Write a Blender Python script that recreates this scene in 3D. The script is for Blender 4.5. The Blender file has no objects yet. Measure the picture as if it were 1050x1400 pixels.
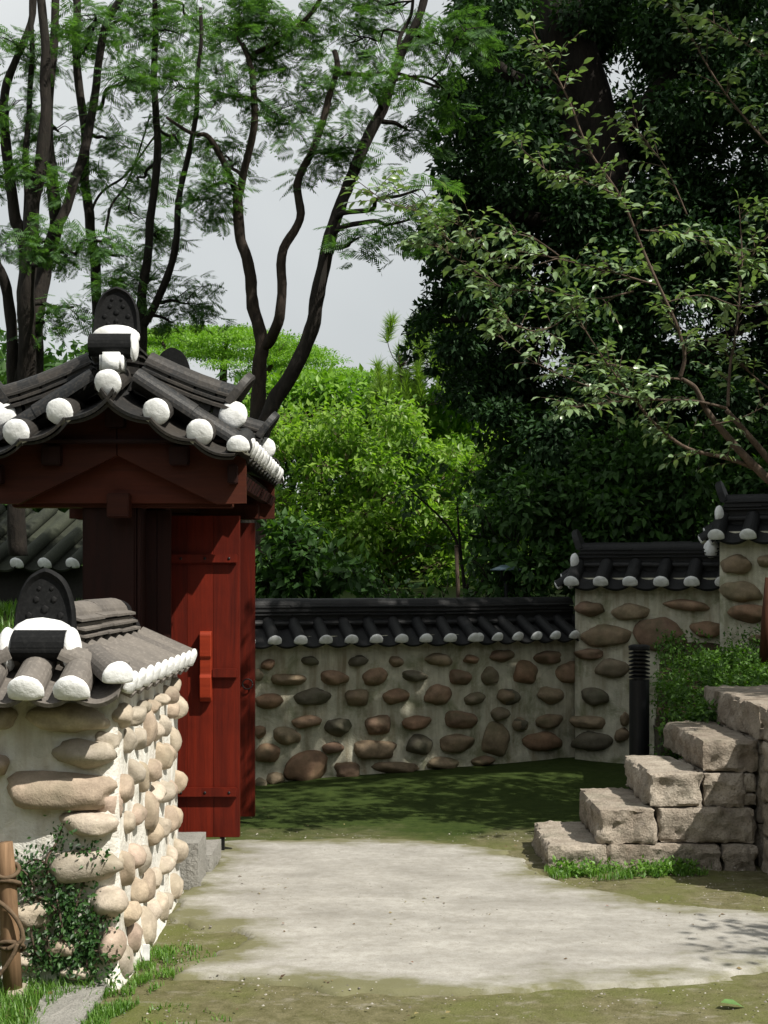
import bpy, bmesh, math, random
import numpy as np
from mathutils import Vector, Matrix, noise

random.seed(7)
rng = np.random.default_rng(11)
R = math.radians
S = bpy.context.scene
COL = S.collection

# ------------------------------------------------------------------ camera
F = 1900.0          # focal length in pixels of a 1050 x 1400 picture
EYE = 1.6
cam = bpy.data.cameras.new('camera')
cam.sensor_fit = 'VERTICAL'; cam.sensor_height = 36.0; cam.sensor_width = 27.0
cam.lens = 36.0 * F / 1400.0
cam.shift_y = 90.0 / 1400.0
cam.clip_start = 0.1; cam.clip_end = 2000
camo = bpy.data.objects.new('camera', cam); COL.objects.link(camo)
camo.location = (0, 0, EYE); camo.rotation_euler = (R(90), 0, 0)
S.camera = camo

# ------------------------------------------------------------------ sky, sun, exposure
SUN = Vector((0.50, -0.40, 0.80)).normalized()
w = bpy.data.worlds.new('World'); S.world = w; w.use_nodes = True
nt = w.node_tree
bg = nt.nodes['Background']
sky = nt.nodes.new('ShaderNodeTexSky'); sky.sky_type = 'NISHITA'; sky.sun_disc = False
sky.sun_elevation = math.asin(SUN.z); sky.sun_rotation = math.atan2(SUN.x, SUN.y)
sky.dust_density = 4.0; sky.air_density = 1.2
mx = nt.nodes.new('ShaderNodeMix'); mx.data_type = 'RGBA'
mx.inputs[0].default_value = 0.90                       # thin, even veil of cloud over the blue
cl_c = nt.nodes.new('ShaderNodeTexCoord'); cl_n = nt.nodes.new('ShaderNodeTexNoise'); cl_r = nt.nodes.new('ShaderNodeValToRGB')   # soft unevenness of the cloud veil
cl_n.inputs['Scale'].default_value = 2.2; cl_n.inputs['Detail'].default_value = 4.0; cl_n.inputs['Distortion'].default_value = 0.5
cl_r.color_ramp.elements[0].position = 0.32; cl_r.color_ramp.elements[0].color = (4.2, 4.42, 4.5, 1)
cl_r.color_ramp.elements[1].position = 0.68; cl_r.color_ramp.elements[1].color = (6.4, 6.55, 6.45, 1)
nt.links.new(cl_c.outputs['Generated'], cl_n.inputs['Vector']); nt.links.new(cl_n.outputs[0], cl_r.inputs[0]); nt.links.new(cl_r.outputs[0], mx.inputs[7])
nt.links.new(sky.outputs[0], mx.inputs[6]); nt.links.new(mx.outputs[2], bg.inputs[0])
bg.inputs[1].default_value = 0.10
sl = bpy.data.lights.new('sun', 'SUN'); sl.energy = 5.0; sl.angle = R(0.53); sl.color = (1.0, 0.95, 0.86)
so = bpy.data.objects.new('sun', sl); COL.objects.link(so)
so.rotation_euler = SUN.to_track_quat('Z', 'Y').to_euler()
S.view_settings.view_transform = 'Standard'; S.view_settings.look = 'None'
S.view_settings.exposure = 0.45; S.view_settings.gamma = 1.0
S.view_settings.use_curve_mapping = False
S.render.engine = 'CYCLES'
S.cycles.max_bounces = 6; S.cycles.diffuse_bounces = 3; S.cycles.transmission_bounces = 3
S.cycles.sample_clamp_indirect = 6.0
try:
    S.cycles.use_denoising = True
except Exception:
    pass

# ------------------------------------------------------------------ helpers
def P(px, py, y):
    """the point at distance y that the photograph shows at pixel px, py"""
    return Vector(((px - 525.0) / F * y, y, EYE - (py - 790.0) / F * y))

def G(px, py):
    y = F * EYE / (py - 790.0)
    return ((px - 525.0) / F * y, y)

def mesh_np(name, V, Fs, smooth=False):
    V = np.asarray(V, dtype=np.float32); Fs = np.asarray(Fs, dtype=np.int32)
    me = bpy.data.meshes.new(name)
    k = Fs.shape[1]; n = len(Fs)
    me.vertices.add(len(V)); me.vertices.foreach_set('co', V.ravel())
    me.loops.add(n * k); me.loops.foreach_set('vertex_index', Fs.ravel())
    me.polygons.add(n)
    me.polygons.foreach_set('loop_start', np.arange(0, n * k, k, dtype=np.int32))
    me.polygons.foreach_set('loop_total', np.full(n, k, dtype=np.int32))
    if smooth:
        me.polygons.foreach_set('use_smooth', np.ones(n, dtype=bool))
    me.update(calc_edges=True); me.validate()
    return me

def mesh_py(name, V, Fs, smooth=False):
    me = bpy.data.meshes.new(name); me.from_pydata([tuple(v) for v in V], [], Fs); me.update()
    if smooth:
        me.polygons.foreach_set('use_smooth', [True] * len(me.polygons))
    return me

def bm_mesh(name, bm, smooth=False):
    me = bpy.data.meshes.new(name); bm.to_mesh(me); bm.free()
    if smooth:
        me.polygons.foreach_set('use_smooth', [True] * len(me.polygons))
    return me

def obj(name, me, mat=None, parent=None, mtx=None, **props):
    o = bpy.data.objects.new(name, me); COL.objects.link(o)
    if mat is not None and me is not None and not me.materials:
        me.materials.append(mat)
    elif mat is not None and me is not None and me.materials[0] != mat:
        o.material_slots[0].link = 'OBJECT'; o.material_slots[0].material = mat
    if parent is not None:
        o.parent = parent
        pm = PARENT_M.get(parent.name)
        if pm is not None:
            o.matrix_parent_inverse = pm.inverted()
    if mtx is not None:
        o.matrix_basis = mtx
    PARENT_M[o.name] = (mtx if mtx is not None else Matrix.Identity(4))
    for k, v in props.items():
        o[k] = v
    return o
PARENT_M = {}

def thing(name, label, cat, loc=(0, 0, 0), group=None):
    o = bpy.data.objects.new(name, None); COL.objects.link(o); o.location = loc
    o.empty_display_size = 0.2
    PARENT_M[o.name] = Matrix.Translation(Vector(loc))
    o['label'] = label; o['category'] = cat
    o['kind'] = 'thing'
    if group: o['group'] = group
    return o

def frame(o, x, y, z):
    m = Matrix.Identity(4)
    for i in range(3):
        m[i][0] = x[i]; m[i][1] = y[i]; m[i][2] = z[i]; m[i][3] = o[i]
    return m

def box_bm(bm, lo, hi):
    vs = [bm.verts.new((x, y, z)) for x in (lo[0], hi[0]) for y in (lo[1], hi[1]) for z in (lo[2], hi[2])]
    for f in ((0, 1, 3, 2), (4, 6, 7, 5), (0, 4, 5, 1), (2, 3, 7, 6), (0, 2, 6, 4), (1, 5, 7, 3)):
        bm.faces.new([vs[i] for i in f])

def box(name, lo, hi, mat, parent=None, bevel=0.006, **props):
    bm = bmesh.new(); box_bm(bm, lo, hi)
    if bevel:
        bmesh.ops.bevel(bm, geom=bm.edges[:], offset=bevel, segments=2, affect='EDGES')
    return obj(name, bm_mesh(name, bm), mat, parent, **props)

def tube_data(pts, rad, seg=8, wob=0.0, seed=0):
    pts = [Vector(p) for p in pts]; n = len(pts)
    V = []; Fs = []
    t = (pts[1] - pts[0]).normalized()
    u = t.orthogonal().normalized()
    for i in range(n):
        t2 = (pts[min(i + 1, n - 1)] - pts[max(i - 1, 0)]).normalized()
        ax = t.cross(t2)
        if ax.length > 1e-6:
            u = Matrix.Rotation(t.angle(t2), 3, ax) @ u
        t = t2
        u = (u - t * u.dot(t)).normalized(); v = t.cross(u)
        for k in range(seg):
            a = 2 * math.pi * k / seg
            r = rad[i]
            if wob:
                r *= 1 + wob * noise.noise(Vector((math.cos(a) * 1.3 + seed, math.sin(a) * 1.3, i * 0.45)))
            V.append(pts[i] + (u * math.cos(a) + v * math.sin(a)) * r)
    for i in range(n - 1):
        for k in range(seg):
            k2 = (k + 1) % seg
            Fs.append((i * seg + k, i * seg + k2, (i + 1) * seg + k2, (i + 1) * seg + k))
    V.append(pts[0]); V.append(pts[-1])
    for k in range(seg):
        k2 = (k + 1) % seg
        Fs.append((n * seg, k2, k, k)); Fs.append((n * seg + 1, (n - 1) * seg + k, (n - 1) * seg + k2, (n - 1) * seg + k2))
    return V, Fs

def smooth_path(pts, rad, sub=5):
    """Catmull-Rom through the points"""
    pts = [Vector(p) for p in pts]
    out = []; rr = []
    n = len(pts)
    for i in range(n - 1):
        p0 = pts[max(i - 1, 0)]; p1 = pts[i]; p2 = pts[i + 1]; p3 = pts[min(i + 2, n - 1)]
        for s in range(sub):
            t = s / sub
            out.append(0.5 * ((2 * p1) + (p2 - p0) * t + (2 * p0 - 5 * p1 + 4 * p2 - p3) * t * t + (3 * p1 - p0 - 3 * p2 + p3) * t ** 3))
            rr.append(rad[i] * (1 - t) + rad[i + 1] * t)
    out.append(pts[-1]); rr.append(rad[-1])
    return out, rr

class Tubes:
    def __init__(s): s.V = []; s.F = []
    def add(s, pts, rad, seg=8, wob=0.0, seed=0):
        V, Fs = tube_data(pts, rad, seg, wob, seed); b = len(s.V)
        s.V += V
        s.F += [tuple(dict.fromkeys(i + b for i in f)) for f in Fs]
    def mesh(s, name): return mesh_py(name, s.V, s.F, True)

# ------------------------------------------------------------------ node helpers / materials
class Nodes:
    def __init__(s, name):
        s.m = bpy.data.materials.new(name); s.m.use_nodes = True
        s.t = s.m.node_tree; s.b = s.t.nodes['Principled BSDF']
        s.out = s.t.nodes['Material Output']
    def n(s, kind, **kw):
        x = s.t.nodes.new('ShaderNode' + kind)
        for k, v in kw.items(): setattr(x, k, v)
        return x
    def l(s, a, b): s.t.links.new(a, b)
    def coord(s, kind='Object', scale=(1, 1, 1)):
        tc = s.n('TexCoord'); mp = s.n('Mapping'); mp.inputs['Scale'].default_value = scale
        if kind == 'World':
            g = s.n('NewGeometry'); s.l(g.outputs['Position'], mp.inputs[0])
        else:
            s.l(tc.outputs[kind], mp.inputs[0])
        return mp.outputs[0]
    def noise(s, co, scale, detail=5, rough=0.55, dist=0.0):
        x = s.n('TexNoise'); x.inputs['Scale'].default_value = scale; x.inputs['Detail'].default_value = detail
        x.inputs['Roughness'].default_value = rough; x.inputs['Distortion'].default_value = dist
        s.l(co, x.inputs['Vector']); return x.outputs[0]
    def ramp(s, fac, stops, interp='LINEAR'):
        x = s.n('ValToRGB'); x.color_ramp.interpolation = interp
        el = x.color_ramp.elements
        while len(el) < len(stops): el.new(0.5)
        for e, (p, c) in zip(el, stops):
            e.position = p
            c = c if isinstance(c, (tuple, list)) else (c, c, c)
            e.color = (c[0], c[1], c[2], 1)
        s.l(fac, x.inputs[0]); return x.outputs[0]
    def mix(s, fac, a, b, mode='MIX'):
        x = s.n('Mix'); x.data_type = 'RGBA'; x.blend_type = mode
        for i, v in ((0, fac), (6, a), (7, b)):
            if isinstance(v, (int, float)): x.inputs[i].default_value = v
            elif isinstance(v, (tuple, list)): x.inputs[i].default_value = (v[0], v[1], v[2], 1)
            else: s.l(v, x.inputs[i])
        return x.outputs[2]
    def math(s, op, a, b=0.0, clamp=False):
        x = s.n('Math'); x.operation = op; x.use_clamp = clamp
        for i, v in ((0, a), (1, b)):
            if isinstance(v, (int, float)): x.inputs[i].default_value = v
            else: s.l(v, x.inputs[i])
        return x.outputs[0]
    def bump(s, h, strength=0.4, dist=0.01, normal=None):
        x = s.n('Bump'); x.inputs['Strength'].default_value = strength; x.inputs['Distance'].default_value = dist
        s.l(h, x.inputs['Height'])
        if normal is not None: s.l(normal, x.inputs['Normal'])
        return x.outputs[0]
    def done(s, color, rough=0.8, normal=None, spec=0.4):
        if isinstance(color, (tuple, list)): s.b.inputs['Base Color'].default_value = (*color, 1)
        else: s.l(color, s.b.inputs['Base Color'])
        if isinstance(rough, (int, float)): s.b.inputs['Roughness'].default_value = rough
        else: s.l(rough, s.b.inputs['Roughness'])
        s.b.inputs['Specular IOR Level'].default_value = spec
        if normal is not None: s.l(normal, s.b.inputs['Normal'])
        return s.m

def plaster_mat(name, base, dirt, moss, dirt_amt, moss_amt):
    N = Nodes(name)
    co = N.coord('World'); st = N.coord('World', (9, 9, 1.1))
    big = N.noise(co, 2.6, 6, 0.6); mid = N.noise(co, 9, 6, 0.65, 0.6); fine = N.noise(co, 70, 4, 0.6)
    streak = N.noise(st, 1.6, 5, 0.6)
    c = N.mix(N.ramp(mid, [(0.35, 0.0), (0.7, 1.0)]), base, tuple(x * 0.74 for x in base))
    d = N.math('MULTIPLY', N.ramp(streak, [(0.42, 0), (0.68, 1)]), N.ramp(big, [(0.3, 0.25), (0.62, 1)]))
    c = N.mix(N.math('MULTIPLY', d, dirt_amt), c, dirt)
    g = N.ramp(N.noise(co, 3.3, 7, 0.66, 0.4), [(0.50, 0), (0.66, 1)])
    c = N.mix(N.math('MULTIPLY', g, moss_amt), c, moss)
    h = N.math('ADD', N.math('MULTIPLY', mid, 1.0), N.math('MULTIPLY', fine, 0.35))
    return N.done(c, 0.93, N.bump(h, 0.55, 0.03), 0.2)

def stone_mat(name, cols, speck=0.5, moss=None, moss_amt=0.0):
    N = Nodes(name)
    oi = N.n('ObjectInfo'); k = len(cols)
    base = N.ramp(oi.outputs['Random'], [(i / k, c) for i, c in enumerate(cols)], 'CONSTANT')
    co = N.coord('World')
    mid = N.noise(co, 11, 6, 0.65); fine = N.noise(co, 120, 3, 0.6)
    c = N.mix(N.ramp(mid, [(0.3, 0), (0.72, 1)]), N.mix(1.0, base, (0.62, 0.58, 0.54), 'MULTIPLY'), N.mix(1.0, base, (1.25, 1.2, 1.12), 'MULTIPLY'))
    c = N.mix(N.math('MULTIPLY', N.ramp(fine, [(0.45, 0), (0.7, 1)]), speck * 0.4), c, N.mix(1.0, base, (0.5, 0.47, 0.45), 'MULTIPLY'))
    if moss:
        g = N.ramp(N.noise(co, 5, 6, 0.65), [(0.45, 0), (0.66, 1)])
        c = N.mix(N.math('MULTIPLY', g, moss_amt), c, moss)
    h = N.math('ADD', mid, N.math('MULTIPLY', fine, 0.25))
    return N.done(c, 0.78, N.bump(h, 0.35, 0.025), 0.35)

def tile_mat(name, dark, light, amt, rough=0.62):
    N = Nodes(name)
    co = N.coord('World'); oi = N.n('ObjectInfo')
    big = N.noise(co, 5, 6, 0.65); fine = N.noise(co, 60, 5, 0.6)
    f = N.math('ADD', N.math('MULTIPLY', big, 0.7), N.math('MULTIPLY', oi.outputs['Random'], 0.3))
    c = N.mix(N.math('MULTIPLY', N.ramp(f, [(0.3, 0), (0.75, 1)]), amt), dark, light)
    c = N.mix(N.math('MULTIPLY', N.ramp(fine, [(0.5, 0), (0.75, 1)]), 0.5), c, tuple(min(1, x * 1.6 + 0.002) for x in light))
    return N.done(c, rough, N.bump(N.math('ADD', fine, big), 0.3, 0.006), 0.22)

def lime_mat(name):
    N = Nodes(name); co = N.coord('World')
    a = N.noise(co, 22, 6, 0.65); b = N.noise(co, 6, 5, 0.6)
    c = N.mix(N.ramp(a, [(0.3, 0.0), (0.62, 1)]), (0.60, 0.61, 0.60), (0.80, 0.81, 0.81))
    c = N.mix(N.math('MULTIPLY', N.ramp(b, [(0.52, 0), (0.72, 1)]), 0.6), c, (0.40, 0.39, 0.345))
    return N.done(c, 0.9, N.bump(a, 0.5, 0.012), 0.25)

def wood_mat(name, a, b, axis=2, rough=0.42):
    N = Nodes(name)
    sc = [26, 26, 26]; sc[axis] = 1.5
    co = N.coord('World', tuple(sc)); wc = N.coord('World')
    oi = N.n('ObjectInfo')
    g = N.noise(co, 1.0, 6, 0.7, 0.5); s = N.noise(wc, 5, 5, 0.6)
    f = N.math('ADD', N.math('MULTIPLY', g, 0.8), N.math('MULTIPLY', oi.outputs['Random'], 0.2))
    c = N.mix(N.ramp(f, [(0.35, 0), (0.7, 1)]), a, b)
    c = N.mix(N.math('MULTIPLY', N.ramp(s, [(0.5, 0), (0.75, 1)]), 0.35), c, tuple(x * 0.5 for x in a))
    return N.done(c, rough, N.bump(g, 0.3, 0.006), 0.22)

def bark_mat(name, a, b):
    N = Nodes(name); co = N.coord('World', (1, 1, 0.28)); wc = N.coord('World')
    g = N.noise(co, 26, 6, 0.7, 0.8); s = N.noise(wc, 3.5, 5, 0.6)
    c = N.mix(N.ramp(g, [(0.32, 0), (0.68, 1)]), a, b)
    c = N.mix(N.math('MULTIPLY', N.ramp(s, [(0.5, 0), (0.7, 1)]), 0.4), c, (0.018, 0.020, 0.013))
    return N.done(c, 0.9, N.bump(g, 0.6, 0.03), 0.25)

def leaf_mat(name, a, b, trans=0.35, rough=0.45, spec=0.4, tcol=None):
    N = Nodes(name)
    g = N.n('NewGeometry')
    r = g.outputs['Random Per Island']
    wc = N.coord('World'); s = N.noise(wc, 0.9, 4, 0.6)
    f = N.math('ADD', N.math('MULTIPLY', r, 0.65), N.math('MULTIPLY', s, 0.45), True)
    c = N.ramp(f, [(0.2, a), (0.85, b)])
    N.done(c, rough, None, spec)
    t = N.n('BsdfTranslucent')
    N.l(N.mix(1.0, c, tcol or (1.3, 1.5, 0.5), 'MULTIPLY'), t.inputs[0])
    m = N.n('MixShader'); m.inputs[0].default_value = trans
    N.l(N.b.outputs[0], m.inputs[1]); N.l(t.outputs[0], m.inputs[2]); N.l(m.outputs[0], N.out.inputs[0])
    return N.m

def granite_mat(name, a, b, moss=(0.03, 0.05, 0.015), moss_amt=0.2):
    N = Nodes(name); co = N.coord('World'); oi = N.n('ObjectInfo')
    mid = N.noise(co, 7, 6, 0.65); fine = N.noise(co, 90, 4, 0.7); rough = N.noise(co, 24, 6, 0.7)
    c = N.mix(N.ramp(N.math('ADD', N.math('MULTIPLY', mid, 0.8), N.math('MULTIPLY', oi.outputs['Random'], 0.2)), [(0.35, 0), (0.7, 1)]), a, b)
    c = N.mix(N.math('MULTIPLY', N.ramp(fine, [(0.5, 0), (0.66, 1)]), 0.55), c, tuple(x * 0.45 for x in a))
    g = N.ramp(N.noise(co, 4, 6, 0.65), [(0.52, 0), (0.68, 1)])
    c = N.mix(N.math('MULTIPLY', g, moss_amt), c, moss)
    h = N.math('ADD', N.math('MULTIPLY', rough, 1.0), N.math('MULTIPLY', fine, 0.3))
    return N.done(c, 0.9, N.bump(h, 0.8, 0.035), 0.25)

def plain_mat(name, c, rough=0.6, spec=0.4, metal=0.0, bump=0.0):
    N = Nodes(name); co = N.coord('World'); f = N.noise(co, 30, 5, 0.65)
    col = N.mix(N.ramp(f, [(0.3, 0), (0.7, 1)]), tuple(x * 0.75 for x in c), tuple(min(1, x * 1.2) for x in c))
    N.b.inputs['Metallic'].default_value = metal
    return N.done(col, rough, N.bump(f, bump, 0.01) if bump else None, spec)

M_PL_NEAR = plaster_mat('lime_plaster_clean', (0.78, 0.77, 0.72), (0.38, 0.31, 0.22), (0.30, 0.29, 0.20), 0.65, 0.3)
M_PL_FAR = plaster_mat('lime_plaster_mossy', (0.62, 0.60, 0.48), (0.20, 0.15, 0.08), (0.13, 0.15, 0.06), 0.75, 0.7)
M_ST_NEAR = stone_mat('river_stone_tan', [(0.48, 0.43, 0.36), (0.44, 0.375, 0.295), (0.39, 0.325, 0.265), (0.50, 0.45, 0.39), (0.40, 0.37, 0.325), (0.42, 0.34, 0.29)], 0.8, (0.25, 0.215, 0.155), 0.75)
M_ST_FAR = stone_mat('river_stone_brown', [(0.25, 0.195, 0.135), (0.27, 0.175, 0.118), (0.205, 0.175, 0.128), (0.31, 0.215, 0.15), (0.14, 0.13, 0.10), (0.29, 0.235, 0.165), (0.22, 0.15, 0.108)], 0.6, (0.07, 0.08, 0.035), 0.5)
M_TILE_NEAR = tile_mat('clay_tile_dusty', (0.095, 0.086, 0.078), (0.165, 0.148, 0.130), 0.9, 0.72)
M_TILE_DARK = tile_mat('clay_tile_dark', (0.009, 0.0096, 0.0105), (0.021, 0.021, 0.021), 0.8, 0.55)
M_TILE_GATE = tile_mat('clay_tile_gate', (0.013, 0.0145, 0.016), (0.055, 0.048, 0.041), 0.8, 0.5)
M_TILE_BLACK = tile_mat('clay_tile_black', (0.007, 0.0075, 0.008), (0.015, 0.015, 0.015), 0.8, 0.7)
M_TILE_BLACK.node_tree.nodes['Principled BSDF'].inputs['Specular IOR Level'].default_value = 0.1
M_LIME = lime_mat('white_lime')
M_RED = wood_mat('red_painted_wood', (0.058, 0.0046, 0.0014), (0.140, 0.0118, 0.0032), 2, 0.55)
M_RED_TRIM = wood_mat('red_trim_wood', (0.17, 0.018, 0.006), (0.28, 0.034, 0.011), 0, 0.5)
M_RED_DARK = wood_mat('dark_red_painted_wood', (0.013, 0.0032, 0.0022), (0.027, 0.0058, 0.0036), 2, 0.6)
M_RED_X = wood_mat('red_brown_beam_wood', (0.036, 0.0080, 0.0040), (0.072, 0.0165, 0.0070), 0, 0.6)
M_RED_PANEL = wood_mat('red_gable_panel', (0.065, 0.0130, 0.0060), (0.115, 0.0240, 0.0095), 0, 0.6)
M_IRON = plain_mat('black_iron', (0.02, 0.02, 0.021), 0.45, 0.5, 0.6)
M_GRAN = granite_mat('weathered_granite', (0.225, 0.185, 0.145), (0.46, 0.405, 0.335), moss_amt=0.35)
M_GRAN_GREY = granite_mat('grey_granite', (0.27, 0.26, 0.235), (0.36, 0.35, 0.32), moss_amt=0.1)
M_BARK = bark_mat('dark_bark', (0.007, 0.0055, 0.0045), (0.024, 0.019, 0.015))
M_BARK_MID = bark_mat('brown_bark', (0.014, 0.010, 0.008), (0.045, 0.033, 0.024))
M_BARK_CH = bark_mat('cherry_bark', (0.05, 0.033, 0.025), (0.13, 0.095, 0.07))
M_TWIG = bark_mat('pale_twig', (0.13, 0.10, 0.06), (0.26, 0.20, 0.13))
M_BOLL = plain_mat('black_coated_metal', (0.004, 0.0045, 0.006), 0.5, 0.3)
M_POST = wood_mat('weathered_post_wood', (0.10, 0.058, 0.030), (0.34, 0.215, 0.125), 2, 0.85)
M_ROPE = plain_mat('hemp_rope', (0.12, 0.085, 0.055), 0.95, 0.1, 0, 0.6)
M_LF_FERN = leaf_mat('feathery_leaf', (0.036, 0.085, 0.030), (0.090, 0.180, 0.055), 0.45, 0.55, 0.25)
M_LF_DARK = leaf_mat('dark_evergreen_leaf', (0.012, 0.033, 0.012), (0.034, 0.078, 0.027), 0.22, 0.6, 0.2)
M_LF_CHERRY = leaf_mat('cherry_leaf', (0.100, 0.165, 0.072), (0.235, 0.325, 0.165), 0.25, 0.32, 0.6)
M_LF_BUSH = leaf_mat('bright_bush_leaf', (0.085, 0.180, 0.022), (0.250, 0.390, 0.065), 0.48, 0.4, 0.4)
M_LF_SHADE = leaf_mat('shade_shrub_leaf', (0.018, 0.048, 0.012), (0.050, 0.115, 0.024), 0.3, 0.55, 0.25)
M_LF_DOME = leaf_mat('rain_tree_leaf', (0.080, 0.190, 0.018), (0.180, 0.330, 0.035), 0.4)
M_LF_PINE = leaf_mat('pine_needle', (0.12, 0.22, 0.035), (0.25, 0.37, 0.075), 0.4)
M_LF_COVER = leaf_mat('ground_cover_leaf', (0.025, 0.070, 0.010), (0.105, 0.210, 0.035), 0.35, 0.5, 0.3)
M_LF_IVY = leaf_mat('ivy_leaf', (0.012, 0.042, 0.010), (0.055, 0.130, 0.030), 0.25, 0.45)
M_GRASS = leaf_mat('grass_blade', (0.060, 0.150, 0.020), (0.150, 0.280, 0.045), 0.4)

# ------------------------------------------------------------------ ground
def terrain(x, y):
    z = 0.02 * math.sin(x * 0.9 + 1) * math.sin(y * 0.7) if y > 9.3 else 0.0
    z += 0.05 * max(0.0, min(1.0, (y - 9.2) / 1.5)) * max(0.0, min(1.0, (x + 1.2) / 2.0))
    t = max(0.0, min(1.0, (y - 12.9) / 2.5))
    z += 1.25 * t * t * (3 - 2 * t)
    if y > 16: z += 0.035 * (y - 16)
    return z

xs = np.concatenate([np.array([-400, -150, -60, -30, -18, -12, -9]), np.arange(-7, 7.01, 0.1), np.array([9, 12, 18, 30, 60, 150, 400])])
ys = np.concatenate([np.array([-200, -60, -20, -8, 0, 2, 3.5]), np.arange(4, 18.01, 0.1), np.array([19, 20, 22, 25, 30, 40, 60, 90, 160, 400, 900])])
XX, YY = np.meshgrid(xs, ys)
ZZ = np.array([[terrain(x, min(y, 70)) for x in xs] for y in ys])
ZZ += np.array([[0.012 * noise.noise(Vector((x * 1.7, y * 1.7, 3))) + 0.005 * noise.noise(Vector((x * 7, y * 7, 1))) for x in xs] for y in ys]) * (YY < 13) - 0.008
nx, ny = len(xs), len(ys)
idx = np.arange(nx * ny).reshape(ny, nx)
Fg = np.stack([idx[:-1, :-1].ravel(), idx[:-1, 1:].ravel(), idx[1:, 1:].ravel(), idx[1:, :-1].ravel()], 1)
N = Nodes('mossy_ground'); co = N.coord('World')
sep = N.n('SeparateXYZ'); g_ = N.n('NewGeometry'); N.l(g_.outputs['Position'], sep.inputs[0])
n1 = N.noise(co, 1.6, 7, 0.65); n2 = N.noise(co, 14, 6, 0.7); n3 = N.noise(co, 110, 3, 0.6)
soil = N.mix(N.ramp(n2, [(0.35, 0), (0.7, 1)]), (0.085, 0.080, 0.035), (0.165, 0.150, 0.085))
soil = N.mix(N.ramp(n1, [(0.45, 0), (0.65, 1)]), soil, (0.105, 0.115, 0.035))
soil = N.mix(N.math('MULTIPLY', N.ramp(N.noise(N.coord('World', (1, 1.8, 1)), 4.5, 7, 0.7), [(0.56, 0), (0.66, 1)]), 0.6), soil, (0.24, 0.22, 0.175))
mossc = N.mix(N.ramp(n2, [(0.3, 0), (0.7, 1)]), (0.018, 0.033, 0.005), (0.040, 0.060, 0.011))
yy = N.math('ADD', sep.outputs['Y'], N.math('MULTIPLY', N.math('SUBTRACT', n1, 0.5), 1.6))
my = N.n('MapRange'); my.inputs[1].default_value = 8.35; my.inputs[2].default_value = 8.95; N.l(yy, my.inputs[0])
gc = N.mix(my.outputs[0], soil, mossc)
gc = N.mix(N.math('MULTIPLY', N.ramp(n3, [(0.45, 0), (0.7, 1)]), 0.35), gc, N.mix(1.0, gc, (0.5, 0.5, 0.45), 'MULTIPLY'))
M_GROUND = N.done(gc, 0.95, N.bump(N.math('ADD', n2, N.math('MULTIPLY', n3, 0.5)), 0.6, 0.02), 0.15)
obj('ground', mesh_np('ground', np.stack([XX.ravel(), YY.ravel(), ZZ.ravel()], 1), Fg, True), M_GROUND, kind='structure')

# concrete path with a ragged edge
poly = [G(*p) for p in ((285, 1152), (345, 1147), (470, 1149), (590, 1150), (690, 1163), (735, 1196), (800, 1214), (880, 1232), (960, 1240),
                        (1080, 1246), (1300, 1250), (1300, 1335), (1080, 1322), (960, 1338), (860, 1348), (720, 1356), (600, 1364), (500, 1352), (400, 1345), (310, 1340),
                        (235, 1336), (240, 1316), (330, 1300), (345, 1284), (270, 1268), (225, 1252), (262, 1214), (292, 1176))]
PX = np.array(poly)
gx = np.arange(-1.3, 3.6, 0.022); gy = np.arange(5.0, 8.9, 0.022)
GX, GY = np.meshgrid(gx, gy)
def sdist(X, Y):
    d = np.full(X.shape, 1e9); ins = np.zeros(X.shape, bool)
    for i in range(len(PX)):
        a = PX[i]; b = PX[(i + 1) % len(PX)]
        e = b - a; wx = X - a[0]; wy = Y - a[1]
        t = np.clip((wx * e[0] + wy * e[1]) / (e @ e), 0, 1)
        d = np.minimum(d, np.hypot(wx - t * e[0], wy - t * e[1]))
        c = ((a[1] <= Y) & (b[1] > Y)) | ((b[1] <= Y) & (a[1] > Y))
        with np.errstate(divide='ignore', invalid='ignore'):
            ins ^= c & (X < a[0] + (Y - a[1]) / (b[1] - a[1]) * e[0])
    return np.where(ins, d, -d)
SD = sdist(GX, GY)
NZ = np.array([[(0.05 * (abs(noise.noise(Vector((x * 5, y * 5, 2)))) - 0.2)) + 0.09 * noise.noise(Vector((x * 2.3, y * 3.5, 9))) + 0.05 * noise.noise(Vector((x * 8, y * 11, 4))) for x in gx] for y in gy])
SDN = SD + NZ
zp = np.minimum(0.006, np.where(SDN < 0, SDN * 2.2, SDN * 0.3))
idx = np.arange(GX.size).reshape(GX.shape)
keep = ((SDN[:-1, :-1] > -0.10) & (SDN[1:, 1:] > -0.10) & (SDN[:-1, 1:] > -0.10) & (SDN[1:, :-1] > -0.10)).ravel()
Fp = np.stack([idx[:-1, :-1].ravel(), idx[:-1, 1:].ravel(), idx[1:, 1:].ravel(), idx[1:, :-1].ravel()], 1)[keep]
me = mesh_np('path', np.stack([GX.ravel(), GY.ravel(), zp.ravel() + 0.004], 1), Fp, True)
at = me.attributes.new('edge', 'FLOAT', 'POINT'); at.data.foreach_set('value', np.clip(SDN, -1, 1).astype(np.float32).ravel())
N = Nodes('worn_concrete'); co = N.coord('World'); cs = N.coord('World', (0.85, 1.5, 1))
a_ = N.n('Attribute'); a_.attribute_name = 'edge'
n1 = N.noise(cs, 2.4, 7, 0.62); n2 = N.noise(co, 22, 6, 0.7); n3 = N.noise(co, 150, 3, 0.6)
cc = N.mix(N.ramp(n1, [(0.3, 0), (0.7, 1)]), (0.225, 0.216, 0.194), (0.395, 0.383, 0.352))
cc = N.mix(N.math('MULTIPLY', N.ramp(n2, [(0.42, 0), (0.7, 1)]), 0.45), cc, (0.17, 0.153, 0.122))
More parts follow.
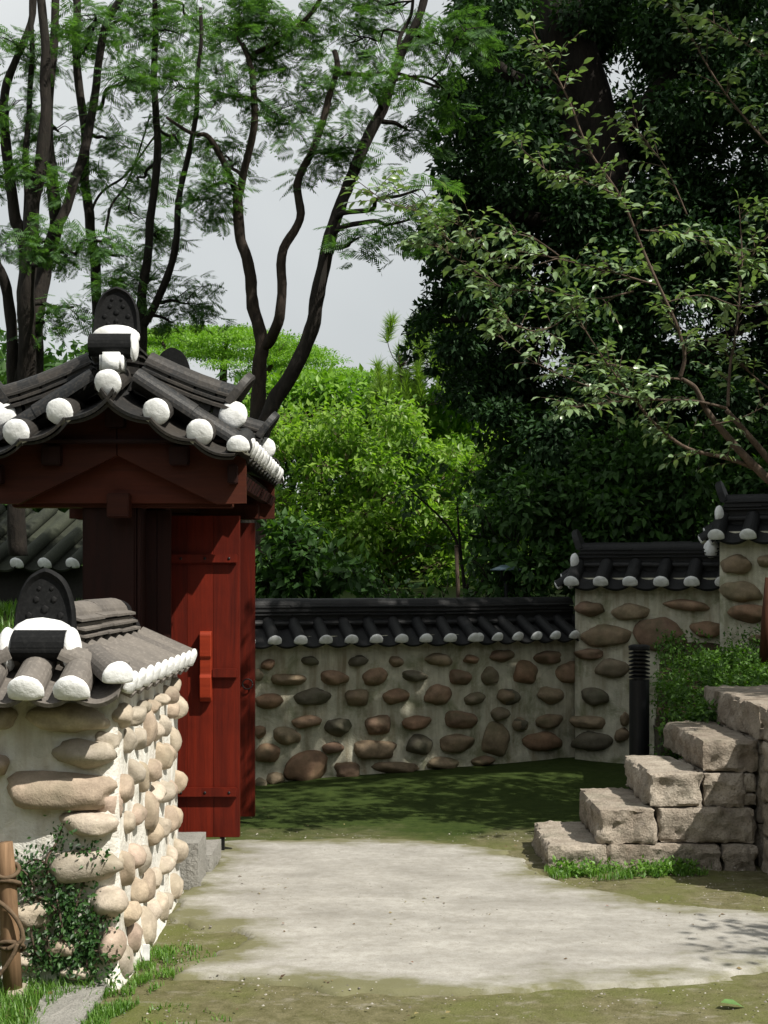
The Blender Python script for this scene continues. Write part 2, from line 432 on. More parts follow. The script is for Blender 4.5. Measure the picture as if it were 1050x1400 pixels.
cc = N.mix(N.math('MULTIPLY', N.ramp(n3, [(0.5, 0), (0.72, 1)]), 0.35), cc, (0.10, 0.09, 0.075))
fe = N.math('ADD', a_.outputs['Fac'], N.math('MULTIPLY', N.math('SUBTRACT', n1, 0.5), 0.95))
fe = N.math('ADD', fe, N.math('MULTIPLY', N.math('SUBTRACT', n2, 0.5), 0.25))
fe = N.math('ADD', fe, N.math('MULTIPLY', N.math('SUBTRACT', N.noise(co, 5.0, 6, 0.7), 0.5), 0.5))
mf = N.ramp(fe, [(0.0, 1.0), (0.08, 0.55), (0.24, 0.0)])
cc = N.mix(N.math('MULTIPLY', mf, 0.85), cc, (0.115, 0.112, 0.045))
M_CONC = N.done(cc, 0.9, N.bump(N.math('ADD', n2, N.math('MULTIPLY', n3, 0.6)), 0.35, 0.01), 0.25)
obj('path', me, M_CONC, kind='structure')

# ------------------------------------------------------------------ shared meshes: stones
def ico(sub):
    bm = bmesh.new(); bmesh.ops.create_icosphere(bm, subdivisions=sub, radius=1.0); return bm
def stone_mesh(seed, boxy=0.0, amp=0.16):
    bm = ico(3); rs = random.Random(seed); off = Vector((rs.random() * 50, rs.random() * 50, rs.random() * 50))
    planes = [(Vector((rs.uniform(-1, 1), rs.uniform(-1, 0.2), rs.uniform(-1, 1))).normalized(), rs.uniform(0.74, 0.95)) for _ in range(3)]
    for v in bm.verts:
        d = v.co.normalized()
        if boxy:
            m = max(abs(d.x), abs(d.y), abs(d.z)); d2 = d / m
            v.co = d.lerp(d2, boxy)
        k = 1 + amp * noise.noise(d * 1.1 + off) * 1.6 + 0.05 * noise.noise(d * 3.2 + off)
        v.co = v.co * k
        for pn, pd in planes:
            e_ = v.co.dot(pn) - pd
            if e_ > 0: v.co -= pn * e_ * 0.7
        v.co += v.co.normalized() * 0.035 * noise.noise(v.co * 5.5 + off)
        v.co.x += 0.12 * v.co.z * (rs.random() * 0 + 1) * math.sin(seed)
    return bm_mesh('stone_%d' % seed, bm, True)
STONES = [stone_mesh(i, bx, 0.2) for i, bx in enumerate((0.05, 0.18, 0.25, 0.05, 0.34, 0.2, 0.45, 0.1, 0.3, 0.15, 0.4, 0.0))]

def put_stone(parent, pos, right, out, w, h, depth, mat, tilt=None, variant=None, bury=0.35):
    me = random.choice(STONES) if variant is None else STONES[variant % len(STONES)]
    up = Vector((0, 0, 1))
    t = random.uniform(-0.12, 0.12) if tilt is None else tilt
    r = right * math.cos(t) + up * math.sin(t); u = -right * math.sin(t) + up * math.cos(t)
    flip = random.choice((1, -1))
    m = frame(pos + out * depth * (1 - bury) * 0.2, r * (w * 0.53) * flip, -out * depth, u * (h * 0.54))
    return obj('stone', me, mat, parent, m)

# ------------------------------------------------------------------ shared meshes: roof tiles
def cover_mesh(name, seg=12, th=0.16, taper=0.93):
    V = []; Fs = []
    for j, (y, k) in enumerate(((0, taper), (1, 1.0))):
        for r in (1.0, 1.0 - th):
            for i in range(seg + 1):
                a = math.pi * (-0.06 + 1.12 * i / seg)
                V.append((math.cos(a) * r * k, y, math.sin(a) * r * k))
    n = seg + 1
    for i in range(seg):
        o0, o1, i0, i1 = i, 2 * n + i, n + i, 3 * n + i
        Fs += [(o0, o0 + 1, o1 + 1, o1), (i0, i1, i1 + 1, i0 + 1), (o1, o1 + 1, i1 + 1, i1), (o0, i0, i0 + 1, o0 + 1)]
    Fs += [(0, 2 * n, 3 * n, n), (seg, n + seg, 3 * n + seg, 2 * n + seg)]
    return mesh_py(name, V, Fs, False)
def arc_mesh(name, sag, th, seg=10, lip=0.0):
    """shell of chord 1 along x, length 1 along y; sag > 0 hangs down, < 0 bulges up"""
    V = []; Fs = []; n = seg + 1
    for y in (0.0, 1.0):
        for dz in (0.0, -th - (lip if y else 0)):
            for i in range(n):
                t = -1 + 2 * i / seg
                V.append((t * 0.5, y, -sag * (1 - t * t) + dz))
    for i in range(seg):
        o0, o1, i0, i1 = i, 2 * n + i, n + i, 3 * n + i
        Fs += [(o0, o1, o1 + 1, o0 + 1), (i0, i0 + 1, i1 + 1, i1), (o1, i1, i1 + 1, o1 + 1), (o0, o0 + 1, i0 + 1, i0)]
    Fs += [(0, n, 3 * n, 2 * n), (seg, 2 * n + seg, 3 * n + seg, n + seg)]
    return mesh_py(name, V, Fs, False)
def cap_mesh(name, low, seed=0, flat=0.45):
    """lump of lime at a tile end: faces +y, radius 1, cut off below z = low"""
    bm = ico(3)
    for v in bm.verts:
        d = v.co.normalized()
        k = 1 + 0.06 * noise.noise(d * 2.0 + Vector((seed * 7, 0, 0))) + 0.025 * noise.noise(d * 6)
        v.co = Vector((d.x * k, d.y * flat * k, d.z * k))
        if v.co.z < low: v.co.z = low + (v.co.z - low) * 0.12
    return bm_mesh(name, bm, True)
COVER = cover_mesh('cover_tile')
PAN = arc_mesh('pan_tile', 0.20, 0.085)
PAN_FLAT = arc_mesh('ridge_course', -0.13, 0.075)
RIDGE_ROUND = cover_mesh('ridge_round', 12, 0.2, 1.0)
CAPS_HALF = [cap_mesh('lime_cap_%d' % i, -0.30, i) for i in range(3)]
CAPS_FULL = [cap_mesh('lime_ball_%d' % i, -1.2, i + 5, 0.5) for i in range(3)]

def end_tile_mesh(name, w, h, th=0.035, rim=0.018):
    """pointed arch plate standing in the xz plane, facing -y, with a raised rim and a boss"""
    def outline(k_w, k_h, z0):
        pts = []
        for i in range(-12, 13):
            t = i / 12
            x = t * w / 2 * k_w
            z = h * k_h * (1 - abs(t) ** 2.6) ** 0.5
            z += h * 0.04 * max(0, 1 - abs(t) * 3) * k_h
            pts.append((x, z + z0))
        return pts
    A = outline(1, 1, 0); B = outline(0.86, 0.88, 0)
    V = []; n = len(A)
    V += [(x, th, z) for x, z in A]; V += [(x, -rim * 0.4, z) for x, z in A]
    V += [(x, -rim, z * 0.985) for x, z in outline(0.95, 0.96, 0)]
    V += [(x, 0, z) for x, z in B]
    Fs = []
    for i in range(n - 1):
        Fs += [(i, i + 1, n + i + 1, n + i), (n + i, n + i + 1, 2 * n + i + 1, 2 * n + i), (2 * n + i, 2 * n + i + 1, 3 * n + i + 1, 3 * n + i)]
    Fs.append(tuple(range(3 * n, 4 * n))); Fs.append(tuple(range(n - 1, -1, -1)))
    Fs.append((0, n, 2 * n, 3 * n, 4 * n - 1, 3 * n - 1, 2 * n - 1, n - 1))
    return mesh_py(name, V, Fs)
def end_tile_relief(name, w, h):
    bm = bmesh.new(); rs = random.Random(3)
    def blob(x, z, r, fl=0.2):
        b = bmesh.ops.create_icosphere(bm, subdivisions=1, radius=r)
        for v in b['verts']: v.co = Vector((v.co.x + x, v.co.y * fl - 0.003, v.co.z + z))
    for sx in (-1, 1):
        blob(sx * w * 0.14, h * 0.58, w * 0.055); blob(sx * w * 0.25, h * 0.35, w * 0.06); blob(sx * w * 0.10, h * 0.74, w * 0.04)
        blob(sx * w * 0.17, h * 0.18, w * 0.05)
    blob(0, h * 0.44, w * 0.07); blob(0, h * 0.24, w * 0.06, 0.6)
    return bm_mesh(name, bm, True)

UP = Vector((0, 0, 1))

def ridge_stack(parent, A, B, layers, mat, piece=0.30, jitter=0.006):
    """courses of ridge tiles from A to B (at the ridge's foot); layers: (z, width, height, kind)"""
    d = (B - A); L = d.length; d = d.normalized(); side = d.cross(Vector((0, 0, 1))).normalized(); up = side.cross(d)
    bw = layers[0][1] * 0.36; bh = layers[-1][0] + layers[-1][2] * 0.5      # mortar core under the courses
    bmc = bmesh.new(); box_bm(bmc, (-bw, 0.01, -0.06), (bw, L - 0.01, bh * 0.72)); box_bm(bmc, (-bw * 0.5, 0.012, bh * 0.72), (bw * 0.5, L - 0.012, bh))
    obj('mortar_core', bm_mesh('mortar_core', bmc), mat, parent, frame(A, side, d, up))
    for li, (z, wd, ht, kind) in enumerate(layers):
        n = max(1, round(L / piece)); ln = L / n
        off = 0.5 * ln * (li % 2)
        edges = [0.0] + [i * ln + (off if 0 < i < n + 1 else 0) for i in range(1, n)] + [L]
        for a, b in zip(edges[:-1], edges[1:]):
            if b - a < 0.02: continue
            j = random.uniform(-jitter, jitter)
            o = A + d * a + up * (z + j) + side * random.uniform(-jitter, jitter)
            if kind == 'round':
                m = frame(o, side * wd / 2, d * (b - a + 0.006), up * ht)
                obj('ridge_tile', RIDGE_ROUND, mat, parent, m)
            else:
                yaw = random.uniform(-0.012, 0.012)
                s2 = side * math.cos(yaw) + d * math.sin(yaw)
                m = frame(o + up * ht, s2 * wd, d * (b - a - 0.004), up * (ht / 0.13 * 0.55))
                obj('ridge_tile', PAN_FLAT, mat, parent, m)

def slope_tiles(parent, A, B, n, out, z_top, z_eave, run, cover_r, mat, caps=True, first=True, last=True, cap_scale=1.0, over=0.0, cap_set=None, back=False, pan_lip=1.0):
    """n pans between n+1 covers from A to B (plan points on the ridge line); slope falls along out"""
    d = (B - A); L = d.length; d = d.normalized()
    s = L / n
    dn = (out * run + UP * (z_eave - z_top)); ln = dn.length; dn = dn.normalized()
    nrm = d.cross(dn)
    if nrm.z < 0: nrm = -nrm
    xax = dn.cross(nrm)
    for i in range(n + 1):
        p = A + d * (i * s) + UP * z_top
        j = random.uniform(-0.004, 0.004)
        if (i > 0 or first) and (i < n or last):
            c = obj('cover_tile', COVER, mat, parent, frame(p + d * j + nrm * 0.004, xax * cover_r, dn * (ln + over + random.uniform(-0.006, 0.006)), nrm * cover_r))
            if caps:
                cs = cap_set or CAPS_HALF
                e = p + d * j + dn * (ln + over + 0.002) + nrm * cover_r * 0.08
                obj('lime_cap', random.choice(cs), M_LIME, c, frame(e, xax * cover_r * 1.06 * cap_scale, dn * cover_r * random.uniform(0.75, 0.95), nrm * cover_r * 1.06 * cap_scale))
        if i < n:
            q = A + d * ((i + 0.5) * s) + UP * z_top
            obj('pan_tile', PAN, mat, parent, frame(q + nrm * 0.006, xax * (s * 1.02), dn * (ln + over + 0.018), nrm * (s * pan_lip)))

def prism_core(name, pts, z0, z1, th, mat, parent, out_sign=1):
    """wall body along a polyline of plan points (front face), thickness th to the back; gently uneven faces"""
    pts = [Vector((p[0], p[1], 0)) for p in pts]
    bm = bmesh.new()
    rows = []
    dense = []
    for a, b in zip(pts[:-1], pts[1:]):
        k = max(2, int((b - a).length / 0.06))
        for i in range(k): dense.append(a.lerp(b, i / k))
    dense.append(pts[-1])
    nz = max(2, int((max(z1) - min(z0)) / 0.06)) if isinstance(z1, (list, tuple)) else max(2, int((z1 - z0) / 0.06))
    nrm = []
    for i in range(len(dense)):
        t = (dense[min(i + 1, len(dense) - 1)] - dense[max(i - 1, 0)]).normalized()
        nrm.append(Vector((t.y, -t.x, 0)))
    F_, B_ = [], []
    for i, p in enumerate(dense):
        f = []; b = []
        for j in range(nz + 1):
            z = z0 + (z1 - z0) * j / nz
            wv = 0.014 * noise.noise(Vector((p.x * 3, p.y * 3, z * 3.5))) + 0.006 * noise.noise(Vector((p.x * 11, p.y * 11, z * 11)))
            flare = 0.03 * max(0, 1 - j / nz * 6)
            f.append(bm.verts.new(p + nrm[i] * (wv + flare) + UP * z))
            b.append(bm.verts.new(p - nrm[i] * th + UP * z))
        F_.append(f); B_.append(b)
    for i in range(len(dense) - 1):
        for j in range(nz):
            bm.faces.new((F_[i][j], F_[i + 1][j], F_[i + 1][j + 1], F_[i][j + 1]))
            bm.faces.new((B_[i][j], B_[i][j + 1], B_[i + 1][j + 1], B_[i + 1][j]))
        bm.faces.new((F_[i][nz], F_[i + 1][nz], B_[i + 1][nz], B_[i][nz]))
    for i in (0, -1):
        for j in range(nz):
            q = (F_[i][j], F_[i][j + 1], B_[i][j + 1], B_[i][j])
            bm.faces.new(q if i == 0 else q[::-1])
    bmesh.ops.recalc_face_normals(bm, faces=bm.faces[:])
    return obj(name, bm_mesh(name, bm, True), mat, parent)

# ------------------------------------------------------------------ near wall (runs away from the camera on the left)
XW, XC = -1.05, -1.345           # right face, centre line
Y0, Y1 = 5.44, 7.08              # end face, far end
nw = thing('near_wall', 'sunlit white plastered wall of bulging tan stones with tiled cap beside the path', 'wall', (XC, 6.3, 0))
bm = bmesh.new()
# body: rectangular ring in plan, dense, uneven, rounded corner
ring = []
xl = XC - (XW - XC)
def addseg(a, b):
    k = max(1, int((Vector(b) - Vector(a)).length / 0.045))
    for i in range(k): ring.append(Vector(a).lerp(Vector(b), i / k))
c = 0.035
addseg((xl, Y1), (xl, Y0)); addseg((xl, Y0), (XW - c, Y0)); addseg((XW - c, Y0), (XW, Y0 + c)); addseg((XW, Y0 + c), (XW, Y1)); addseg((XW, Y1), (xl, Y1))
nz = 24; rows = []
for j in range(nz + 1):
    z = -0.03 + 1.19 * j / nz
    row = []
    for p in ring:
        q = Vector((p.x, p.y, z)); o = Vector((p.x - XC, (p.y - 6.3) * 0.4, 0)).normalized()
        wv = 0.014 * noise.noise(q * 3.2) + 0.006 * noise.noise(q * 11) + 0.045 * max(0, 1 - j / nz * 5) ** 2
        row.append(bm.verts.new(q + o * wv))
    rows.append(row)
nr = len(ring)
for j in range(nz):
    for i in range(nr):
        bm.faces.new((rows[j][i], rows[j][(i + 1) % nr], rows[j + 1][(i + 1) % nr], rows[j + 1][i]))
bm.faces.new(rows[nz])
bmesh.ops.recalc_face_normals(bm, faces=bm.faces[:])
obj('plaster_body', bm_mesh('near_wall_body', bm, True), M_PL_NEAR, nw)
RX, OY = Vector((1, 0, 0)), Vector((0, -1, 0))
for (px, py, ww, hh) in ((98, 981, 98, 34), (8, 982, 30, 30), (116, 1029, 80, 37), (80, 1080, 142, 47), (124, 1126, 78, 33), (109, 1184, 100, 46), (45, 1248, 62, 34),
                         (87, 1290, 50, 24), (150, 1232, 46, 40), (152, 1290, 34, 42), (35, 1312, 26, 28), (-12, 1180, 44, 34), (-10, 1045, 42, 28), (-8, 1300, 46, 36), (110, 1325, 44, 24)):
    p = P(px, py, Y0); sc = Y0 / F
    put_stone(nw, p, RX, OY, ww * sc, hh * sc, 0.075, M_ST_NEAR, tilt=random.uniform(-0.06, 0.1))
SX, OX = Vector((0, 1, 0)), Vector((1, 0, 0))
rowz = [0.08, 0.25, 0.42, 0.59, 0.76, 0.92, 1.06]
for r, z in enumerate(rowz):
    n = 7
    for i in range(n):
        y = Y0 + 0.10 + (i + (0.5 if r % 2 else 0.0)) * 0.222 + random.uniform(-0.03, 0.03)
        if y > Y1 - 0.02: continue
        ww = random.uniform(0.08, 0.155); hh = random.uniform(0.075, 0.14)
        if random.random() < 0.14: hh *= 1.25
        if r == 6: hh *= 0.7
        put_stone(nw, Vector((XW, y, z + random.uniform(-0.035, 0.035))), SX, OX, ww, hh, random.uniform(0.040, 0.062), M_ST_NEAR, tilt=random.uniform(-0.35, 0.35))
# quoin stones round the visible corner
for z, k in ((0.17, 1), (0.47, 1), (0.70, 1), (0.96, 0.8)):
    put_stone(nw, Vector((XW - 0.05, Y0 + 0.055, z)), (RX * 0.6 + SX * 0.8).normalized(), (OX * 0.75 + OY * 0.65).normalized(), 0.13, 0.12 * k, 0.055, M_ST_NEAR)
# tiled cap: side slopes, hipped front
ZR, ZE = 1.285, 1.175
EDGE = 0.350
RA, RB = Vector((XC, 5.40, 0)), Vector((XC, 7.10, 0))
slope_tiles(nw, RA + Vector((0.09, 0, 0)), RB + Vector((0.09, 0, 0)), 9, Vector((1, 0, 0)), ZR + 0.01, ZE, EDGE - 0.09, 0.062, M_TILE_NEAR, cap_scale=1.0)
slope_tiles(nw, RA - Vector((0.09, 0, 0)), RB - Vector((0.09, 0, 0)), 9, Vector((-1, 0, 0)), ZR + 0.01, ZE, EDGE - 0.09, 0.062, M_TILE_NEAR)
slope_tiles(nw, Vector((XC - 0.345, 5.46, 0)), Vector((XC + 0.345, 5.46, 0)), 4, OY, 1.265, 1.165, 0.235, 0.066, M_TILE_NEAR, pan_lip=1.15, first=False, last=False)
for sx in (-1, 1):   # corner covers running out diagonally
    dv = Vector((sx * 0.50, -0.82, -0.24)).normalized()
    nn = Vector((0, 0, 1)); nn = (nn - dv * nn.dot(dv)).normalized()
    st = Vector((XC + sx * 0.20, 5.48, 1.285))
    c = obj('cover_tile', COVER, M_TILE_NEAR, nw, frame(st, dv.cross(nn) * 0.06, dv * 0.27, nn * 0.06))
    obj('lime_cap', CAPS_HALF[0], M_LIME, c, frame(st + dv * 0.272 + nn * 0.006, dv.cross(nn) * 0.062, dv * 0.05, nn * 0.062))
RL = [(0.0, 0.30, 0.045, 'round'), (0.052, 0.285, 0.03, 'flat'), (0.085, 0.27, 0.03, 'flat'), (0.118, 0.245, 0.035, 'flat'), (0.15, 0.17, 0.07, 'round')]
ridge_stack(nw, Vector((XC, 5.62, 1.28)), Vector((XC, 6.86, 1.28)), RL, M_TILE_NEAR, 0.31, 0.004)
for i, (hw, z, h) in enumerate(((0.15, 0.0, 0.06), (0.13, 0.07, 0.08), (0.09, 0.155, 0.06))):   # far end of the ridge
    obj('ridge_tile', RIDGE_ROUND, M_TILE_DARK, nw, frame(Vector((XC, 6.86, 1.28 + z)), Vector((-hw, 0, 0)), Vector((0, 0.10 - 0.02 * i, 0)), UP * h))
# front end: lime bed, crosswise tile, ornamental end tile
obj('lime_bed', CAPS_FULL[0], M_LIME, nw, frame(Vector((XC - 0.005, 5.50, 1.345)), RX * 0.140, OY * 0.15, UP * 0.098))
obj('cross_tile', RIDGE_ROUND, M_TILE_BLACK, nw, frame(Vector((XC - 0.095, 5.415, 1.325)), Vector((0, 0.062, 0)), Vector((0.205, 0, 0)), UP * 0.072))
obj('cross_tile', RIDGE_ROUND, M_TILE_BLACK, nw, frame(Vector((XC - 0.095, 5.415, 1.325)), Vector((0, 0.062, 0)), Vector((0.205, 0, 0)), UP * -0.05))
for sx in (-1, 1):
    obj('lime_cap', CAPS_FULL[1], M_LIME, nw, frame(Vector((XC + sx * 0.125, 5.43, 1.32)), Vector((0, 0.075, 0)), RX * 0.075, UP * 0.088))
ET = end_tile_mesh('end_tile', 0.25, 0.275); ER = end_tile_relief('end_tile_relief', 0.25, 0.275)
mm = Matrix.Translation((XC, 5.50, 1.355)) @ Matrix.Rotation(R(-6), 4, 'X')
e = obj('end_tile', ET, M_TILE_BLACK, nw, mm); obj('relief', ER, M_TILE_BLACK, e, mm, kind='stuff')

# ------------------------------------------------------------------ far walls
M_SOIL = plain_mat('dark_soil', (0.05, 0.038, 0.024), 0.95, 0.1, 0, 0.8)
FW = [P(262, 0, 10.65), P(640, 0, 11.35), P(796, 0, 12.0)]
FW = [(p.x, p.y) for p in FW]
fw = thing('far_wall', 'long low mossy plastered wall of rounded brown stones with dark tiled cap across the back', 'wall', (FW[1][0], FW[1][1], 0))
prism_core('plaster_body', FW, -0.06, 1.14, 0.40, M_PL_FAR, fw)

def seg_hit(pts, px):
    """where the sight line through column px meets the wall's front face"""
    k = (px - 525.0) / F
    for (a, b) in zip(pts[:-1], pts[1:]):
        # (a + t(b-a)).x = k * y
        dx, dy = b[0] - a[0], b[1] - a[1]
        den = dx - k * dy
        t = (k * a[1] - a[0]) / den
        if -0.02 <= t <= 1.02 or (b is pts[-1] and t > 0):
            y = a[1] + t * dy
            r = Vector((dx, dy, 0)).normalized()
            return y, r, Vector((r.y, -r.x, 0))
    return None
Z4 = [(60, 405, 40, 45), (100, 365, 52, 40), (180, 422, 118, 42), (268, 350, 58, 32), (362, 415, 102, 55), (450, 352, 68, 42), (518, 410, 92, 65), (598, 352, 52, 40), (672, 408, 92, 42),
      (768, 346, 98, 48), (845, 413, 76, 55), (890, 345, 58, 32), (962, 408, 70, 66), (1005, 330, 90, 45), (108, 505, 100, 55), (272, 490, 135, 62), (448, 492, 84, 62), (596, 490, 98, 56),
      (758, 480, 92, 70), (902, 495, 74, 46), (1020, 487, 65, 55), (250, 588, 108, 46), (376, 606, 90, 62), (530, 598, 92, 70), (676, 592, 112, 52), (848, 578, 112, 64), (998, 558, 64, 50),
      (70, 625, 40, 45), (177, 640, 100, 66), (352, 690, 78, 42), (514, 693, 156, 66), (690, 678, 98, 74), (836, 670, 128, 62), (983, 658, 106, 125), (100, 710, 95, 70), (246, 762, 160, 125),
      (412, 776, 92, 62), (600, 765, 160, 45), (780, 750, 120, 48), (930, 740, 85, 36), (130, 810, 60, 55), (75, 830, 50, 50)]
st = [(330 + a / 2.838, 780 + b / 2.838, c / 2.838, d / 2.838) for a, b, c, d in Z4]
Z5 = [(105, 795, 92, 88), (190, 735, 105, 45), (285, 790, 105, 72), (200, 880, 100, 62), (40, 885, 78, 60), (85, 993, 58, 48), (195, 983, 112, 52)]
st += [(680 + a / 2.838, 640 + b / 2.838, c / 2.838, d / 2.838) for a, b, c, d in Z5]
st += [(743, 1013, 50, 23), (709, 990, 14, 14)]
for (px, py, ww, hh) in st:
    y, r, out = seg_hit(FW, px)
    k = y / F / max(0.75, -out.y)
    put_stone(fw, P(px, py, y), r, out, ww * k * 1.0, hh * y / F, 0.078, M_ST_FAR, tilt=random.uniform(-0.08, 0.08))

def wall_cap(parent, pts, n_list, z_eave, z_ridge, over=0.13, half=0.33, mat=M_TILE_DARK, th=0.40, cover_r=0.052, layers=None, capmesh=None):
    for (a, b), n in zip(zip(pts[:-1], pts[1:]), n_list):
        a = Vector((a[0], a[1], 0)); b = Vector((b[0], b[1], 0))
        t = (b - a).normalized(); out = Vector((t.y, -t.x, 0))
        mid = -out * th / 2
        slope_tiles(parent, a + mid + out * 0.08, b + mid + out * 0.08, n, out, z_ridge - 0.19, z_eave, half - 0.08, cover_r, mat, pan_lip=1.0)
        slope_tiles(parent, a + mid - out * 0.08, b + mid - out * 0.08, max(2, n // 2), -out, z_ridge - 0.19, z_eave, half - 0.08, cover_r, mat, caps=False)
        L = layers or [(0.0, 0.25, 0.05, 'round'), (0.052, 0.24, 0.025, 'flat'), (0.08, 0.22, 0.025, 'flat'), (0.108, 0.20, 0.03, 'flat'), (0.14, 0.15, 0.06, 'round')]
        ridge_stack(parent, a + mid + UP * (z_ridge - 0.20), b + mid + UP * (z_ridge - 0.20), L, mat, 0.33, 0.003)
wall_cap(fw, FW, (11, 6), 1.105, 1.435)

S2 = [P(786, 0, 11.82), P(992, 0, 11.35)]; S2 = [(p.x, p.y) for p in S2]
s2 = thing('stepped_wall', 'middle stepped plastered wall section with dark tiled cap behind the black bollard', 'wall', (S2[0][0], S2[0][1], 0))
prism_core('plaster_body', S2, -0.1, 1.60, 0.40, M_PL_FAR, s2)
Z5b = [(358, 545, 108, 55), (520, 558, 142, 60), (740, 533, 160, 42), (425, 650, 190, 80), (640, 645, 180, 115), (815, 628, 125, 62), (355, 722, 108, 38), (440, 775, 115, 65), (382, 885, 105, 65), (352, 985, 125, 48)]
st = [(680 + a / 2.838, 640 + b / 2.838, c / 2.838, d / 2.838) for a, b, c, d in Z5b] + [(807, 1013, 50, 23), (850, 1005, 20, 18), (855, 983, 12, 18)]
for (px, py, ww, hh) in st:
    y, r, out = seg_hit(S2, px)
    put_stone(s2, P(px, py, y), r, out, ww * y / F, hh * y / F, 0.08, M_ST_FAR, tilt=random.uniform(-0.06, 0.06))
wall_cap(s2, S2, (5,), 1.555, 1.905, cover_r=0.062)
S3 = [P(984, 0, 11.12), P(1210, 0, 10.6)]; S3 = [(p.x, p.y) for p in S3]
s3 = thing('stepped_wall', 'highest stepped plastered wall section with tiled cap at the right edge', 'wall', (S3[0][0], S3[0][1], 0))
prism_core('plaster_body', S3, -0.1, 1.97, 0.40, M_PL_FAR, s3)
Z5c = [(925, 375, 120, 72), (952, 478, 142, 70), (985, 562, 150, 62), (1040, 360, 50, 44), (1010, 665, 60, 35), (1090, 470, 90, 60)]
for (a, b, c, d) in Z5c:
    px, py, ww, hh = 680 + a / 2.838, 640 + b / 2.838, c / 2.838, d / 2.838
    y, r, out = seg_hit(S3, px)
    put_stone(s3, P(px, py, y), r, out, ww * y / F, hh * y / F, 0.08, M_ST_FAR, tilt=random.uniform(-0.06, 0.06))
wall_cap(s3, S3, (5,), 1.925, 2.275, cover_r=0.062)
# ends of the stepped caps: sloping end cover, lime balls and a tilted end plate
ETS = end_tile_mesh('small_end_tile', 0.19, 0.17)
for th_, pts, zr, ze in ((s2, S2, 1.905, 1.555), (s3, S3, 2.275, 1.925)):
    a = Vector((*pts[0], 0)); b = Vector((*pts[1], 0)); t = (b - a).normalized(); out = Vector((t.y, -t.x, 0)); mid = -out * 0.2
    base = a + mid
    obj('lime_cap', CAPS_FULL[0], M_LIME, th_, frame(base + out * 0.17 - t * 0.01 + UP * (zr - 0.165), out * 0.068, -t * 0.07, UP * 0.072))
    mt = frame(base - t * 0.0 + UP * (zr - 0.06), out, t * 0.94 + UP * 0.35, UP * 0.94 - t * 0.35)
    obj('end_tile', ETS, M_TILE_DARK, th_, mt)
    for k, o_ in enumerate((0.26, 0.06, -0.14)):
        dn = Vector((-t.x * 0.8, -t.y * 0.8, -0.55)).normalized(); nn = (UP - dn * UP.dot(dn)).normalized()
        p = base + out * o_ + UP * (zr - 0.23 - abs(o_ - 0.06) * 0.32)
        c = obj('cover_tile', COVER, M_TILE_DARK, th_, frame(p, dn.cross(nn) * 0.06, dn * 0.15, nn * 0.06))
        obj('lime_cap', CAPS_HALF[k % 3], M_LIME, c, frame(p + dn * 0.148, dn.cross(nn) * 0.06, dn * 0.05, nn * 0.06))
# lime at the butt joint of the middle cap against the higher section
obj('lime_cap', CAPS_FULL[2], M_LIME, s2, frame(Vector((S2[1][0] - 0.07, S2[1][1] + 0.20, 1.83)), Vector((0.07, 0, 0)), OY * 0.17, UP * 0.085))

# ------------------------------------------------------------------ gate
XG = -1.43
GY0, GY1 = 7.2, 9.65                      # near and far verge
gate = thing('gate', 'red wooden gate with gabled dark tile roof and white lime balls', 'gate', (XG, 8.55, 0))
def verge_z(x):                            # height of the verge's tile bed, x measured from the middle
    x = abs(x)
    return 2.575 - 0.66 * x + 0.25 * x * x
VX = [0.0, 0.25, 0.475, 0.675]
# verge tiles at both gables: covers pointing outwards with pans between
for (yv, sgn) in ((GY0, -1), (GY1, 1)):
    out = Vector((0, sgn, 0))
    dn = (out * 0.34 + UP * -0.10); ln = dn.length; dn = dn.normalized(); nn = (UP - dn * UP.dot(dn)).normalized()
    for sx in (-1, 1):
        for i, x in enumerate(VX):
            if i == 0 and sx < 0: continue
            z = verge_z(x)
            r = 0.072 if i < 3 else 0.062
            p = Vector((XG + sx * x, yv - sgn * 0.34, z + 0.10 + 0.012))
            xa = dn.cross(nn)
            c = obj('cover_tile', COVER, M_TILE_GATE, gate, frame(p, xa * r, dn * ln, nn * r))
            obj('lime_ball', CAPS_FULL[i % 3] if i < 3 else CAPS_HALF[0], M_LIME, c, frame(p + dn * (ln - 0.004) + nn * 0.022, xa * (r * 0.98), dn * 0.045, nn * (r * 1.0)))
        for i in range(3):
            x0, x1 = VX[i], VX[i + 1]
            a = Vector((XG + sx * x0, yv - sgn * 0.34, verge_z(x0) + 0.10)); b = Vector((XG + sx * x1, yv - sgn * 0.34, verge_z(x1) + 0.10))
            xa = (b - a) if sx > 0 else (a - b)
            nn2 = dn.cross(xa).normalized()
            if nn2.z < 0: nn2 = -nn2
            obj('pan_tile', PAN, M_TILE_GATE, gate, frame((a + b) / 2 + nn2 * 0.004, xa * 1.03, dn * (ln + 0.03), nn2 * xa.length * 0.70))
            if sgn < 0:   # second, lower lip seen under the first
                obj('pan_tile', PAN, M_TILE_GATE, gate, frame((a + b) / 2 - nn2 * 0.020, xa * 1.03, dn * (ln + 0.010), nn2 * xa.length * 0.70))
